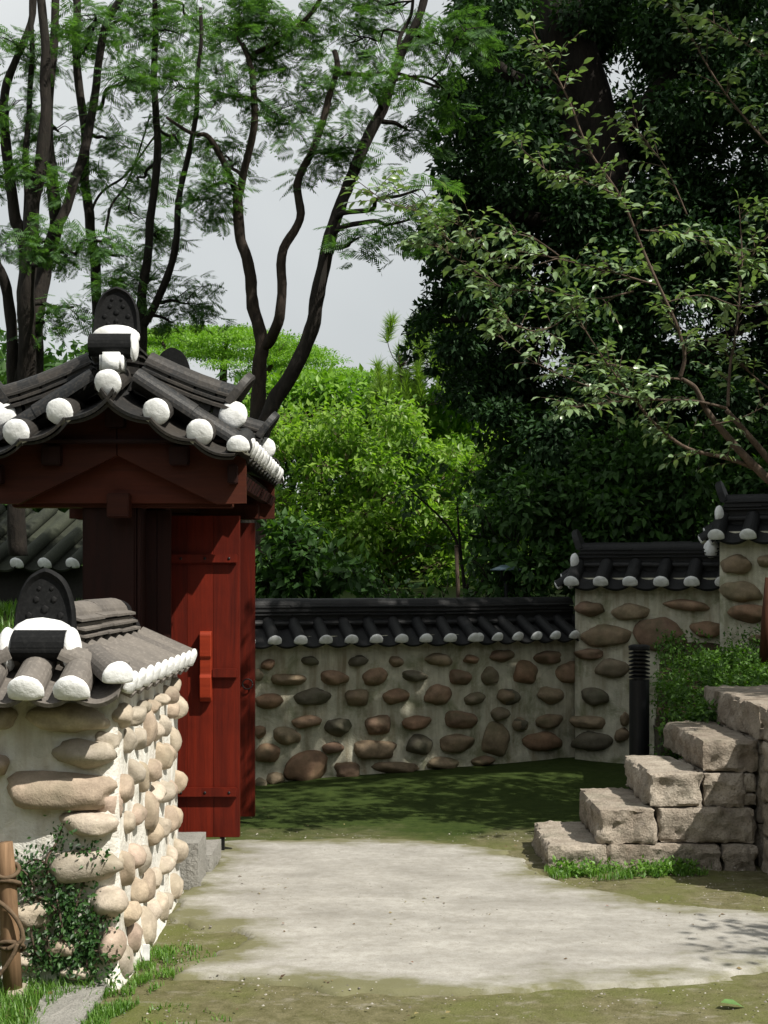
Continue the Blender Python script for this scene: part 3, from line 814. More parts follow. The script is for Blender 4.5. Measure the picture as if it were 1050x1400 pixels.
# side slopes: rows of covers and pans falling to the eaves
nrow = 11
for sx in (-1, 1):
    yy = np.linspace(GY0 + 0.20, GY1 - 0.20, nrow + 1)
    for (xa_, xb_, za, zb) in ((0.10, 0.40, 2.66, 2.465), (0.39, 0.70, 2.47, 2.275)):
        dn = Vector((sx * (xb_ - xa_), 0, zb - za)); ln = dn.length; dn = dn.normalized(); nn = (UP - dn * UP.dot(dn)).normalized()
        xax = dn.cross(nn)
        for i, y in enumerate(yy):
            p = Vector((XG + sx * xa_, y, za))
            c = obj('cover_tile', COVER, M_TILE_GATE, gate, frame(p, xax * 0.07, dn * (ln + 0.01), nn * 0.07))
            if xb_ > 0.5:
                obj('lime_cap', CAPS_HALF[i % 3], M_LIME, c, frame(p + dn * ln + nn * 0.008, xax * 0.072, dn * 0.06, nn * 0.07))
            if i < nrow:
                s = yy[1] - yy[0]
                q = Vector((XG + sx * xa_, y + s / 2, za))
                obj('pan_tile', PAN, M_TILE_GATE, gate, frame(q, xax * s * 1.02, dn * (ln + 0.03), nn * s))
# descending ridges over both gables
ETG = end_tile_mesh('descent_end_tile', 0.21, 0.20, 0.03)
for yv, sgn in ((GY0 + 0.34, -1), (GY1 - 0.34, 1)):
    for sx in (-1, 1):
        xs_ = [0.10, 0.24, 0.38, 0.50, 0.60]
        zt = [2.585, 2.52, 2.462, 2.42, 2.392]
        pts = [Vector((XG + sx * x, yv, z + 0.07)) for x, z in zip(xs_, zt)]
        for k in range(4):
            a, b = pts[k], pts[k + 1]
            ridge_stack(gate, a, b, [(0.0, 0.22, 0.05, 'flat'), (0.04, 0.20, 0.04, 'flat'), (0.075, 0.18, 0.04, 'flat'), (0.115, 0.145, 0.07, 'round')], M_TILE_GATE, 0.4, 0.0)
        e = pts[-1]; dn = (pts[-1] - pts[-2]).normalized()
        xo = Vector((sx, 0, 0))
        # plate standing across the lower end, leaning outwards
        m = frame(e + UP * 0.07 + xo * 0.0, Vector((0, sx, 0)), -(xo * 0.80 - UP * 0.60), (UP * 0.80 + xo * 0.60))
        obj('end_tile', ETG, M_TILE_GATE, gate, m)
        obj('lime_ball', CAPS_FULL[(k + 1) % 3], M_LIME, gate, frame(e + xo * 0.02 + UP * 0.012 + Vector((0, sgn * 0.085, 0)), xo * 0.078, Vector((0, sgn, 0)) * 0.06, UP * 0.078))
# main ridge
GRL = [(0.0, 0.30, 0.05, 'round'), (0.055, 0.27, 0.035, 'flat'), (0.09, 0.26, 0.035, 'flat'), (0.125, 0.24, 0.04, 'flat'), (0.165, 0.18, 0.075, 'round')]
ridge_stack(gate, Vector((XG, GY0 + 0.30, 2.67)), Vector((XG, GY1 - 0.30, 2.67)), GRL, M_TILE_GATE, 0.32, 0.003)
GE = end_tile_mesh('gate_end_tile', 0.25, 0.235); GER = end_tile_relief('gate_end_relief', 0.25, 0.235)
for yv, sgn in ((GY0 + 0.22, -1), (GY1 - 0.22, 1)):
    rot = Matrix.Identity(4) if sgn < 0 else Matrix.Rotation(math.pi, 4, 'Z')
    base = Matrix.Translation((XG, yv, 0)) @ rot
    def W(m): return base @ m
    e = obj('end_tile', GE, M_TILE_BLACK, gate, W(Matrix.Translation((0, 0.0, 2.915)) @ Matrix.Rotation(R(-5), 4, 'X')))
    obj('relief', GER, M_TILE_BLACK, e, W(Matrix.Translation((0, 0.0, 2.915)) @ Matrix.Rotation(R(-5), 4, 'X')), kind='stuff')
    obj('lime_bed', CAPS_FULL[2], M_LIME, gate, W(frame(Vector((0, -0.005, 2.885)), RX * 0.128, OY * 0.085, UP * 0.065)))
    for s_ in (1, -0.75):
        obj('cross_tile', RIDGE_ROUND, M_TILE_BLACK, gate, W(frame(Vector((-0.128, -0.055, 2.825)), Vector((0, 0.062, 0)), Vector((0.235, 0, 0)), UP * 0.07 * s_)))
    obj('lime_cap', CAPS_FULL[1], M_LIME, gate, W(frame(Vector((0.105, -0.05, 2.83)), Vector((0, 0.07, 0)), RX * 0.045, UP * 0.085)))
    bmb = bmesh.new(); box_bm(bmb, (-0.062, -0.15, 2.675), (0.058, 0.0, 2.785)); bmesh.ops.bevel(bmb, geom=bmb.edges[:], offset=0.016, segments=3, affect='EDGES')
    obj('lime_bed', bm_mesh('lime_block', bmb, True), M_LIME, gate, W(Matrix.Identity(4)))
# barge boards, gable panel, beams (both gables)
def board(name, outline, y0, y1, mat, parent):
    n = len(outline)
    V = [(x, y0, z) for x, z in outline] + [(x, y1, z) for x, z in outline]
    Fs = [tuple(range(n)), tuple(range(2 * n - 1, n - 1, -1))] + [(i, n + i, n + (i + 1) % n, (i + 1) % n) for i in range(n)]
    me = mesh_py(name, V, Fs)
    bm = bmesh.new(); bm.from_mesh(me); bmesh.ops.recalc_face_normals(bm, faces=bm.faces[:]); bm.to_mesh(me); bm.free()
    return obj(name, me, mat, parent)
for yv, sgn in ((GY0 + 0.24, 1), (GY1 - 0.24, -1)):
    for sx in (-1, 1):
        up = [(x, verge_z(x) + 0.0) for x in np.linspace(0.0, 0.69, 9)]
        o = [(XG + sx * x, z) for x, z in up] + [(XG + sx * 0.69, 2.0), (XG + sx * 0.53, 1.995), (XG + sx * 0.003, 2.255)]
        o[0] = (XG + sx * 0.003, o[0][1])
        board('barge_board', o, yv, yv + sgn * 0.05, M_RED_X, gate)
    board('gable_panel', [(XG - 0.53, 2.005), (XG + 0.53, 2.005), (XG, 2.27)], yv + sgn * 0.10, yv + sgn * 0.13, M_RED_PANEL, gate)
    b0, b1 = sorted((yv + sgn * 0.135, yv + sgn * 0.27))
    box('tie_beam', (XG - 0.60, b0 + 0.004, 1.985), (XG + 0.60, b1, 2.085), M_RED_X, gate)
    b0, b1 = sorted((yv + sgn * 0.02, yv + sgn * 0.12))
    box('beam_peg', (XG - 0.06, b0 - 0.0, 1.925), (XG + 0.06, b1, 2.055), M_RED_X, gate)
for x in (-0.34, 0.0, 0.34):
    z = 2.40 if x == 0 else 2.20
    box('purlin', (XG + x - 0.05, GY0 + 0.17, z), (XG + x + 0.05, GY1 - 0.17, z + 0.10), M_RED_DARK, gate)
box('roof_boarding', (XG - 0.62, GY0 + 0.16, 2.315), (XG + 0.62, GY1 - 0.16, 2.335), M_RED_DARK, gate)
for sx in (-1, 1):
    for y in np.linspace(GY0 + 0.30, GY1 - 0.30, 12):
        bmv = bmesh.new(); box_bm(bmv, (-0.03, -0.03, 0), (0.03, 0.03, 0.52))
        d = Vector((sx * 0.86, 0, -0.40)).normalized(); n_ = Vector((0, 1, 0)); z_ = d
        m = frame(Vector((XG + sx * 0.22, y, 2.33)), n_.cross(z_), n_, z_)
        obj('rafter', bm_mesh('rafter', bmv), M_RED_DARK, gate, m)
    ex0, ex1 = sorted((XG + sx * 0.60, XG + sx * 0.65))
    box('eave_board', (ex0, GY0 + 0.16, 2.10), (ex1, GY1 - 0.16, 2.20), M_RED_DARK, gate)
# posts, lintels, side planks
for (y0, y1) in ((7.62, 7.84), (9.20, 9.42)):
    box('post', (-1.655, y0, 0.05), (-1.36, y1, 2.10), M_RED_DARK, gate, 0.012)
for (y0, y1) in ((7.86, 8.055), (9.075, 9.19)):
    box('door_jamb', (-1.40, y0, 0.10), (-1.235, y1, 2.02), M_RED_DARK, gate, 0.008)
box('lintel', (-1.415, 7.845, 2.025), (-1.215, 9.195, 2.19), M_RED_DARK, gate)
for k in range(3):
    box('side_plank', (-1.355, 7.63 + 0.07 * k, 0.25), (-1.335, 7.63 + 0.07 * k + 0.066, 2.0), M_RED_DARK, gate, 0.003)
for k in range(2):
    box('front_plank', (-1.352 + 0.078 * k, 7.80, 0.25), (-1.276 + 0.078 * k, 7.835, 1.98), M_RED_DARK, gate, 0.003)
# foundation stones
def rough_block(name, lo, hi, mat, parent, seed=0, amp=0.018, cell=0.045, bev=0.02, top_amp=0.35):
    lo = Vector(lo); hi = Vector(hi); d = hi - lo
    ns = [max(3, int(round(d[i] / cell))) for i in range(3)]
    bm = bmesh.new(); cache = {}
    def vert(i, j, k):
        key = (i, j, k)
        if key not in cache:
            t = Vector((i / ns[0], j / ns[1], k / ns[2]))
            p = Vector((lo.x + d.x * t.x, lo.y + d.y * t.y, lo.z + d.z * t.z))
            n = Vector((-1 if i == 0 else 1 if i == ns[0] else 0, -1 if j == 0 else 1 if j == ns[1] else 0, -1 if k == 0 else 1 if k == ns[2] else 0))
            nedge = abs(n.x) + abs(n.y) + abs(n.z)
            q = p + Vector((seed * 3.1, 0, seed))
            h = 0.8 * noise.noise(q * 5) + 0.7 * (0.5 - 2 * abs(noise.noise(q * 11))) + 0.4 * (0.5 - 2 * abs(noise.noise(q * 27)))
            a = amp
            if n.z and nedge == 1: a *= top_amp
            if nedge: n2 = n.normalized()
            else: n2 = n
            p = p + n2 * (h * a - (bev * (0.35 + 0.5 * abs(noise.noise(q * 9))) if nedge >= 2 else 0))
            cache[key] = bm.verts.new(p)
        return cache[key]
    def quad(a, b, c, d_): bm.faces.new((vert(*a), vert(*b), vert(*c), vert(*d_)))
    X, Y, Z = ns
    for i in range(X):
        for j in range(Y):
            quad((i, j, 0), (i, j + 1, 0), (i + 1, j + 1, 0), (i + 1, j, 0)); quad((i, j, Z), (i + 1, j, Z), (i + 1, j + 1, Z), (i, j + 1, Z))
    for i in range(X):
        for k in range(Z):
            quad((i, 0, k), (i + 1, 0, k), (i + 1, 0, k + 1), (i, 0, k + 1)); quad((i, Y, k), (i, Y, k + 1), (i + 1, Y, k + 1), (i + 1, Y, k))
    for j in range(Y):
        for k in range(Z):
            quad((0, j, k), (0, j, k + 1), (0, j + 1, k + 1), (0, j + 1, k)); quad((X, j, k), (X, j + 1, k), (X, j + 1, k + 1), (X, j, k + 1))
    me = bm_mesh(name, bm, True); me.set_sharp_from_angle(angle=R(42))
    return obj(name, me, mat, parent)
rough_block('foundation_stone', (-1.60, 7.16, -0.05), (-0.955, 7.50, 0.235), M_GRAN_GREY, gate, 1, 0.006, 0.04, 0.02)
rough_block('foundation_stone', (-1.62, 7.515, -0.05), (-0.93, 7.98, 0.105), M_GRAN_GREY, gate, 2, 0.006, 0.05, 0.015)
rough_block('foundation_stone', (-1.62, 9.0, -0.05), (-1.10, 9.5, 0.125), M_GRAN_GREY, gate, 3, 0.006, 0.06, 0.015)
# door leaves, swung out square to the wall
def leaf(y, near):
    z0, z1 = (0.088, 1.962) if near else (0.045, 1.958)
    x0, x1 = -1.30, -0.842
    nb = 3; wv = (x1 - x0) / nb
    hb = None
    for k in range(nb):
        b = box('door_board', (x0 + k * wv + 0.0005, y, z0), (x0 + (k + 1) * wv - 0.0005, y + 0.045, z1), M_RED, gate, 0.0012)
    for z in (1.712, 1.045, 0.352):
        yr = y if near else y + 0.080
        box('door_rail', (x0 + 0.02 if z != 1.045 or not near else -1.0, yr - 0.034, z - 0.027), (x1 - 0.012, yr - 0.001, z + 0.027), M_RED, gate, 0.005)
    if near:
        for z in (1.712, 0.352):
            for xn in (x0 + 0.12, x0 + 0.26, x0 + 0.40):
                T = Tubes(); T.add([Vector((xn, y - 0.033, z)), Vector((xn, y - 0.037, z)), Vector((xn, y - 0.039, z))], [0.009, 0.008, 0.003], 8)
                obj('nail_head', T.mesh('nail_head'), M_IRON, gate)
    # latch block, a waisted upright piece that takes the bar
    if near:
        V = []; prof = [(0.0, -0.195), (0.03, -0.205), (0.055, -0.18), (0.062, -0.06), (0.05, -0.045), (0.05, 0.045), (0.062, 0.06), (0.062, 0.185), (0.05, 0.205), (0.0, 0.205)]
        xc = -1.035
        bm = bmesh.new()
        A = [bm.verts.new((xc - 0.034, y - 0.001 - d, 1.085 + z)) for d, z in prof]; B = [bm.verts.new((xc + 0.034, y - 0.001 - d, 1.085 + z)) for d, z in prof]
        for d in (A, B): bm.faces.new(d)
        for i in range(len(prof)): bm.faces.new((A[i], A[(i + 1) % len(prof)], B[(i + 1) % len(prof)], B[i]))
        bmesh.ops.recalc_face_normals(bm, faces=bm.faces[:]); bmesh.ops.bevel(bm, geom=bm.edges[:], offset=0.004, segments=1, affect='EDGES')
        obj('latch_block', bm_mesh('latch_block', bm), M_RED_TRIM, gate)
    T = Tubes(); rr = 0.033; zc = 1.6 - (935 - 790) / F * y; yo = y - 0.02
    if not near:
        T.add([Vector((x1 - 0.045 + rr * math.cos(a), yo, zc + rr * math.sin(a))) for a in np.linspace(0, 2 * math.pi, 25)], [0.0045] * 25, 6)
        obj('ring_pull', T.mesh('ring_pull'), M_IRON, gate)
    # pivot foot
    px = -0.945 if near else x0 + 0.3
    box('pivot_foot', (px - 0.012, y + 0.008, 0.006), (px + 0.014, y + 0.035, z0 + 0.004), M_IRON, gate, 0.002)
leaf(8.10, True); leaf(9.05, False)

# ------------------------------------------------------------------ stone stairs on the right
stairs = thing('stone_stairs', 'rough hewn granite block stairs climbing to the right', 'stairs', (1.5, 8.0, 0))
def blk(x0, x1, y0, y1, z0, z1, s, amp=0.030): rough_block('granite_block', (x0, y0, z0), (x1, y1, z1), M_GRAN, stairs, s, amp, 0.021, 0.020, 0.16)
blk(0.90, 1.215, 7.62, 8.40, -0.04, 0.128, 1)
blk(1.185, 1.505, 7.66, 8.42, 0.132, 0.325, 2)
blk(1.47, 1.765, 7.70, 8.50, 0.33, 0.515, 3)
blk(1.775, 2.085, 7.74, 8.76, 0.52, 0.695, 4)
blk(2.075, 2.60, 7.72, 9.0, 0.70, 0.895, 5)
blk(1.228, 1.855, 7.65, 8.3, -0.04, 0.127, 6)
blk(1.868, 2.06, 7.65, 8.3, -0.04, 0.125, 7)
blk(1.518, 2.055, 7.69, 8.35, 0.132, 0.325, 8)
blk(1.778, 1.99, 7.72, 8.4, 0.33, 0.512, 9)
blk(1.998, 2.075, 7.73, 8.4, 0.332, 0.40, 10, 0.015)
blk(1.998, 2.075, 7.73, 8.4, 0.405, 0.512, 11, 0.015)
# return that comes forward at the right-hand end
for k, (z0, z1) in enumerate(((-0.04, 0.17), (0.175, 0.36), (0.365, 0.53), (0.535, 0.695))):
    xo = 0.008 * (k % 2)
    blk(2.09 + xo, 2.62, 7.30, 7.69, z0, z1, 20 + k); blk(2.10 + xo, 2.62, 6.86, 7.29, z0, z1, 30 + k)
blk(2.085, 2.62, 6.88, 7.70, 0.70, 0.885, 40)
for k, (z0, z1) in enumerate(((-0.04, 0.22), (0.225, 0.44), (0.445, 0.69))):
    blk(2.09, 2.6, 7.75, 8.9, z0, z1, 50 + k)

for k, (z0, z1) in enumerate(((-0.04, 0.28), (0.285, 0.58), (0.585, 0.885))):
    for i in range(4):
        x0 = 2.635 + i * 0.62 + (0.22 if k % 2 else 0.0)
        rough_block('granite_block', (x0, 6.87, z0), (x0 + 0.61, 7.2, z1), M_GRAN, stairs, 60 + k * 5 + i, 0.03, 0.05, 0.02, 0.16)
bm = bmesh.new(); rows = []
for y in np.linspace(7.12, 9.3, 24):
    rows.append([bm.verts.new((x, y, 0.80 + 0.03 * noise.noise(Vector((x * 2.5, y * 2.5, 5))))) for x in np.linspace(2.56, 6.4, 36)])
for ra_, rb_ in zip(rows[:-1], rows[1:]):
    for i in range(35): bm.faces.new((ra_[i], ra_[i + 1], rb_[i + 1], rb_[i]))
obj('terrace', bm_mesh('terrace', bm, True), M_GROUND, kind='structure')

# ------------------------------------------------------------------ bollard lamp
bx, by = (874 - 525) / F * 9.15, 9.15
bol = thing('bollard', 'black louvred metal bollard lamp standing behind the stairs', 'bollard', (bx, by, 0))
def lathe(prof, seg=24):
    V = []; Fs = []
    for r, z in prof:
        for k in range(seg):
            a = 2 * math.pi * k / seg; V.append((bx + r * math.cos(a), by + r * math.sin(a), z))
    for i in range(len(prof) - 1):
        for k in range(seg):
            k2 = (k + 1) % seg; Fs.append((i * seg + k, i * seg + k2, (i + 1) * seg + k2, (i + 1) * seg + k))
    return V, Fs
V, Fs = lathe([(0.0, 0.0), (0.085, 0.0), (0.085, 0.02), (0.066, 0.025), (0.066, 0.93), (0.0, 0.93)])
obj('shaft', mesh_py('shaft', V, Fs, False), M_BOLL, bol)
V, Fs = lathe([(0.0, 0.925), (0.040, 0.928), (0.040, 1.14), (0.0, 1.14)])
obj('lamp_core', mesh_py('lamp_core', V, Fs), plain_mat('dull_diffuser', (0.06, 0.06, 0.06), 0.3), bol)
for k in range(8):
    z = 0.945 + 0.026 * k
    V, Fs = lathe([(0.041, z + 0.008), (0.069, z - 0.004), (0.070, z + 0.004), (0.041, z + 0.016)])
    obj('louver', mesh_py('louver', V, Fs), M_BOLL, bol)
V, Fs = lathe([(0.042, 1.141), (0.071, 1.136), (0.071, 1.152), (0.05, 1.160), (0.0, 1.163)])
obj('cap', mesh_py('cap', V, Fs), M_BOLL, bol)

# ------------------------------------------------------------------ leaves: numpy scatter
def norm(a): return a / np.maximum(1e-9, np.linalg.norm(a, axis=-1, keepdims=True))
LEAF4 = (np.array([[0, 0, 0], [-0.26, 0.42, 0.07], [0, 1.0, -0.10], [0.26, 0.42, 0.07]]), np.array([[0, 3, 2], [0, 2, 1]]))
LEAF8 = (np.array([[0, 0, 0], [-0.20, 0.25, 0.05], [0, 0.28, 0.0], [0.20, 0.25, 0.05], [-0.22, 0.58, 0.02], [0, 0.60, -0.04], [0.22, 0.58, 0.02], [0, 1.0, -0.20]]),
         np.array([[0, 2, 1], [0, 3, 2], [1, 2, 5], [1, 5, 4], [2, 3, 6], [2, 6, 5], [4, 5, 7], [5, 6, 7]]))
def scatter(tmpl, pos, d, n, size):
    """copies of a leaf template: d its long axis, n its face normal"""
    d = norm(d); x = norm(np.cross(d, n)); n2 = np.cross(x, d)
    T, Fc = tmpl
    V = pos[:, None, :] + size[:, None, None] * (T[None, :, 0:1] * x[:, None, :] + T[None, :, 1:2] * d[:, None, :] + T[None, :, 2:3] * n2[:, None, :])
    k = len(T)
    Fo = (Fc[None] + (np.arange(len(pos)) * k)[:, None, None]).reshape(-1, Fc.shape[1])
    return V.reshape(-1, 3), Fo
class Soup:
    def __init__(s): s.V = []; s.F = []; s.n = 0
    def add(s, V, Fc): s.V.append(V); s.F.append(Fc + s.n); s.n += len(V)
    def mesh(s, name, smooth=False): return mesh_np(name, np.concatenate(s.V), np.concatenate(s.F), smooth)
def rand_dir(n): return norm(rng.normal(size=(n, 3)))
def clump_leaves(soup, c, r, n, size, tmpl=LEAF4, shell=0.55, droop=0.25, up=0.6):
    """leaves through an ellipsoid clump, denser towards its skin"""
    c = np.asarray(c, float); r = np.asarray(r, float)
    u = rand_dir(n); k = (shell ** 3 + (1 - shell ** 3) * rng.random(n)) ** (1 / 3)
    k *= 1 + 0.18 * rng.normal(size=n)
    pos = c + u * k[:, None] * r
    d = norm(u * 0.7 + rand_dir(n) * 0.8 + np.array([0, 0, -droop]))
    nn = norm(np.array([0, 0, up]) + u * 0.5 + rand_dir(n) * 0.55)
    soup.add(*scatter(tmpl, pos, d, nn, size * rng.uniform(0.65, 1.25, n)))

def branchy(T, path, rad, seg=9, wob=0.25, sub=6, seed=0, jit=0.02):
    p, r = smooth_path(path, rad, sub)
    q = [v + Vector((noise.noise(v * 2.1 + Vector((seed, 0, 0))), noise.noise(v * 2.1 + Vector((0, seed, 9))), 0)) * jit for v in p]
    T.add(q, r, seg, wob, seed)
    return q

def fern_template():
    """a feathery twice-divided leaf: length 1 along y"""
    V = []; Fs = []
    def quad(p, d, w):
        s = np.array([-d[1], d[0], 0.0]); s = s / np.linalg.norm(s) * w
        b = len(V); V.extend([p, p + d * 0.5 + s, p + d, p + d * 0.5 - s]); Fs.extend([(b, b + 3, b + 2), (b, b + 2, b + 1)])
    quad(np.array([0, 0, 0.0]), np.array([0, 1.0, -0.12]), 0.008)
    for k in range(10):
        t = 0.12 + 0.088 * k
        L = 0.40 * math.sin(math.pi * (0.20 + 0.72 * t)) ** 0.8
        for sx in (-1, 1):
            p0 = np.array([0, t, -0.12 * t * t]); d = np.array([sx * 0.84, 0.48, -0.26 - 0.05 * (k % 3)]); d = d / np.linalg.norm(d)
            quad(p0, d * L * (0.9 + 0.07 * ((k * 7 + sx) % 4)), 0.033)
    quad(np.array([0, 0.97, -0.115]), np.array([0, 0.2, -0.05]), 0.03)
    return np.array(V), np.array(Fs)
FERN = fern_template()

# ------------------------------------------------------------------ slender feathery trees at the back left
def feathery_tree(label, Y, stems, blobs, group, seed, frond=0.5, dens=1.0, bark=M_BARK):
    rs = random.Random(seed)
    base = P(stems[0][0][0][0], 790, Y); base.z = terrain(base.x, Y) - 0.05
    t = thing('feathery_tree', label, 'tree', base, group)
    T = Tubes(); nodes = []
    for si, (pts, w0, w1) in enumerate(stems):
        n = len(pts)
        dz = 0.0 if si == 0 else rs.uniform(-0.5, 0.5)
        path = [P(x, y, Y + dz * min(1, i / 2)) for i, (x, y) in enumerate(pts)]
        rad = [(w0 + (w1 - w0) * (i / (n - 1))) * 0.385 * Y / F for i in range(n)]
        q = branchy(T, path, rad, 10, 0.22, 6, seed + si * 3.7, 0.035)
        nodes += [(v, rad[min(n - 1, i // 6)]) for i, v in enumerate(q)]
    pos = []; dr = []
    for (bx_, by_, br) in blobs:
        c = P(bx_, by_, Y + rs.uniform(-1.2, 1.2)); r = br * 1.25 * Y / F
        v, rr = min(nodes, key=lambda k: (k[0] - c).length + 0.6 * max(0, k[0].z - c.z))
        # wiry branch out to the spray
        k = 5; mid = [v.lerp(c, i / k) + Vector((rs.uniform(-1, 1), rs.uniform(-1, 1), rs.uniform(-0.6, 1))) * 0.06 * (c - v).length * (0 < i < k) for i in range(k + 1)]
        br_q = branchy(T, mid, [min(rr * 0.5, 0.028) * (1 - 0.75 * i / k) + 0.003 for i in range(k + 1)], 5, 0.1, 4, seed, 0.02)
        nt_ = max(4, int(br / 7))
        for j in range(nt_):
            a = rs.uniform(0, 6.283); s0 = br_q[rs.randrange(len(br_q) // 2, len(br_q))]
            e = c + Vector((math.cos(a) * r * rs.uniform(0.3, 1.0), math.sin(a) * r * rs.uniform(0.3, 1.0), r * rs.uniform(-0.55, 0.5)))
            m_ = s0.lerp(e, 0.5) + Vector((0, 0, 0.06))
            tw = branchy(T, [s0, m_, e], [0.006, 0.004, 0.002], 4, 0, 4, seed, 0.01)
            for f in range(int(5 * dens + rs.random())):
                pp = tw[rs.randrange(3, len(tw))]
                aa = rs.uniform(0, 6.283)
                pos.append(pp + Vector((rs.uniform(-1, 1), rs.uniform(-1, 1), rs.uniform(-1, 1))) * 0.14); dr.append((math.cos(aa), math.sin(aa), rs.uniform(-0.75, 0.2)))
    obj('trunk', T.mesh('feathery_trunk'), bark, t)
    pos = np.array(pos); dr = np.array(dr); n = len(pos)
    so_ = Soup(); so_.add(*scatter(FERN, pos, dr, np.array([0, 0, 1.0]) + 0.35 * rng.normal(size=(n, 3)), frond * rng.uniform(0.6, 1.15, n)))
    obj('crown', so_.mesh('feathery_crown'), M_LF_FERN, t)
    return t
h2 = lambda L: [(x / 2, y / 2) for x, y in L]
GRP = 'feathery trees behind the gate'
feathery_tree('many stemmed dark feathery tree at the left edge behind the gate roof', 13.6, [
    ([(22, 760), (22, 640), (24, 540), (34, 470), (34, 400), (32, 325), (20, 300), (12, 240), (5, 165), (10, 115), (40, 30), (45, -40)], 34, 10),
    ([(38, 650), (36, 500), (36, 400), (42, 330), (50, 250), (62, 175), (62, 75), (54, -40)], 36, 14),
    ([(46, 640), (48, 450), (60, 375), (76, 310), (70, 250), (66, 150), (74, 50), (75, -40)], 34, 12),
    ([(76, 312), (100, 250), (120, 190), (130, 125), (142, 45), (168, -10), (180, -60)], 19, 11),
    ([(18, 560), (16, 430), (0, 370), (-30, 330)], 22, 14),
    ([(30, 440), (36, 300), (38, 200), (42, 80), (44, -40)], 13, 8)],
    [(20, 60, 60), (80, 180, 50), (10, 150, 50), (60, 330, 40), (15, 330, 45), (60, 440, 30), (100, 60, 55), (100, 420, 30), (110, 250, 40), (-30, 250, 60), (90, 360, 30), (30, 230, 45), (140, 330, 35)], GRP, 1, 0.225, 2.5 * 0.95)
feathery_tree('thin straight feathery tree rising behind the gate ridge tile', 14.6, [
    ([(132, 760), (133, 640), (132, 480), (131, 390), (124, 310), (117, 250), (112, 150), (103, 50), (108, -40)], 22, 13),
    ([(125, 300), (140, 262), (170, 240), (205, 195), (225, 168)], 5, 3),
    ([(143, 318), (150, 285), (175, 250), (188, 215), (205, 155)], 5, 3)],
    [(170, 100, 60), (150, 190, 45), (130, 20, 60), (180, 20, 60), (190, 300, 40), (160, 350, 40), (175, 390, 35)], GRP, 2, 0.225, 2.5 * 0.9)
feathery_tree('twin stemmed feathery tree just right of the gate ridge end tile', 14.0, [
    ([(205, 760), (200, 640), (196, 520), (196, 440), (197, 375), (207, 300), (213, 200), (212, 100), (212, 30), (210, -40)], 22, 9),
    ([(198, 445), (225, 390), (240, 325), (250, 250), (264, 175), (272, 90), (275, 10)], 15, 6)],
    [(230, 40, 70), (250, 200, 60), (240, 120, 60), (200, 390, 50), (260, 415, 45), (190, 250, 45), (270, 270, 40), (220, 330, 40), (290, 40, 60), (240, 440, 25)], GRP, 3, 0.225, 2.5 * 1.0)
feathery_tree('forked brown feathery tree in the middle of the sky', 13.4, [
    ([(352, 760), (352, 640), (353, 550), (354, 500), (358, 470), (346, 420), (344, 370), (326, 320), (325, 265)], 30, 17),
    ([(325, 265), (338, 215), (346, 165), (347, 110), (343, 82), (333, 60)], 14, 9),
    ([(325, 268), (310, 232), (285, 188), (262, 182), (226, 160)], 13, 5),
    ([(343, 80), (385, 52), (425, 20), (442, -10)], 10, 7),
    ([(358, 475), (370, 462), (384, 425), (386, 350), (408, 300), (406, 250), (430, 200), (450, 135), (462, 95), (458, 70)], 20, 9),
    ([(462, 100), (500, 103), (540, 100), (600, 120)], 9, 4)],
    [(320, 40, 70), (300, 130, 70), (380, 95, 60), (400, 40, 60), (390, 170, 50), (425, 205, 45), (470, 200, 45), (300, 215, 35), (285, 255, 35), (440, 120, 45), (360, 10, 60)], GRP, 4, 0.225, 2.5 * 1.0, M_BARK_MID)
feathery_tree('dark leaning feathery tree whose trunk curves up to the right', 12.9, [
    ([(335, 760), (345, 640), (365, 570), (398, 510), (425, 450), (434, 390), (455, 310), (472, 262), (490, 220), (520, 150), (540, 100), (555, 60), (575, 15), (590, -50)], 32, 13),
    ([(545, 90), (545, 55), (560, 20), (562, -30)], 8, 5),
    ([(535, 110), (580, 105), (615, 130)], 6, 3)],
    [(470, 60, 60), (560, 180, 45), (600, 60, 60), (520, 110, 45), (570, 260, 35), (490, 325, 34), (610, 150, 40), (640, 40, 50), (480, 10, 60), (530, 20, 50), (560, 300, 30)], GRP, 5, 0.225, 2.5 * 0.9)

# ------------------------------------------------------------------ distant rain tree
Y = 46.0
dome = thing('rain_tree', 'bright green umbrella crowned tree in the far distance', 'tree', P(285, 720, Y))
so_ = Soup(); T = Tubes()
trunk_top = P(300, 590, Y)
T.add([P(290, 725, Y), P(296, 660, Y), trunk_top], [0.5, 0.4, 0.32], 8)
rs = random.Random(5)
for k in range(170):
    a = rs.uniform(0, 6.283); q = math.sqrt(rs.random())
    u = math.cos(a) * q; v = math.sin(a) * q
    px = 282 + u * 235
    tier = rs.choice((0, 0, 0, 1, 1, 2, 3))
    zt = 448 + 95 * (abs(u) ** 2.2) + 22 * v * v + tier * 27 + rs.uniform(0, 5)
    c = P(px * (1 - 0.0 * tier), zt, Y + v * 5.5)
    clump_leaves(so_, c, (rs.uniform(0.5, 1.1), 0.8, rs.uniform(0.06, 0.16)), 520, 0.10, LEAF4, 0.1, 0.05, 2.0)
    if k % 14 == 0 and abs(u) < 0.6:
        m_ = trunk_top.lerp(c, 0.5) + Vector((0, 0, -0.3))
        T.add(smooth_path([trunk_top, m_, c], [0.2, 0.13, 0.04], 4)[0], smooth_path([trunk_top, m_, c], [0.2, 0.13, 0.04], 4)[1], 5)
obj('trunk', T.mesh('rain_trunk'), M_BARK_MID, dome); obj('crown', so_.mesh('rain_crown'), M_LF_DOME, dome)

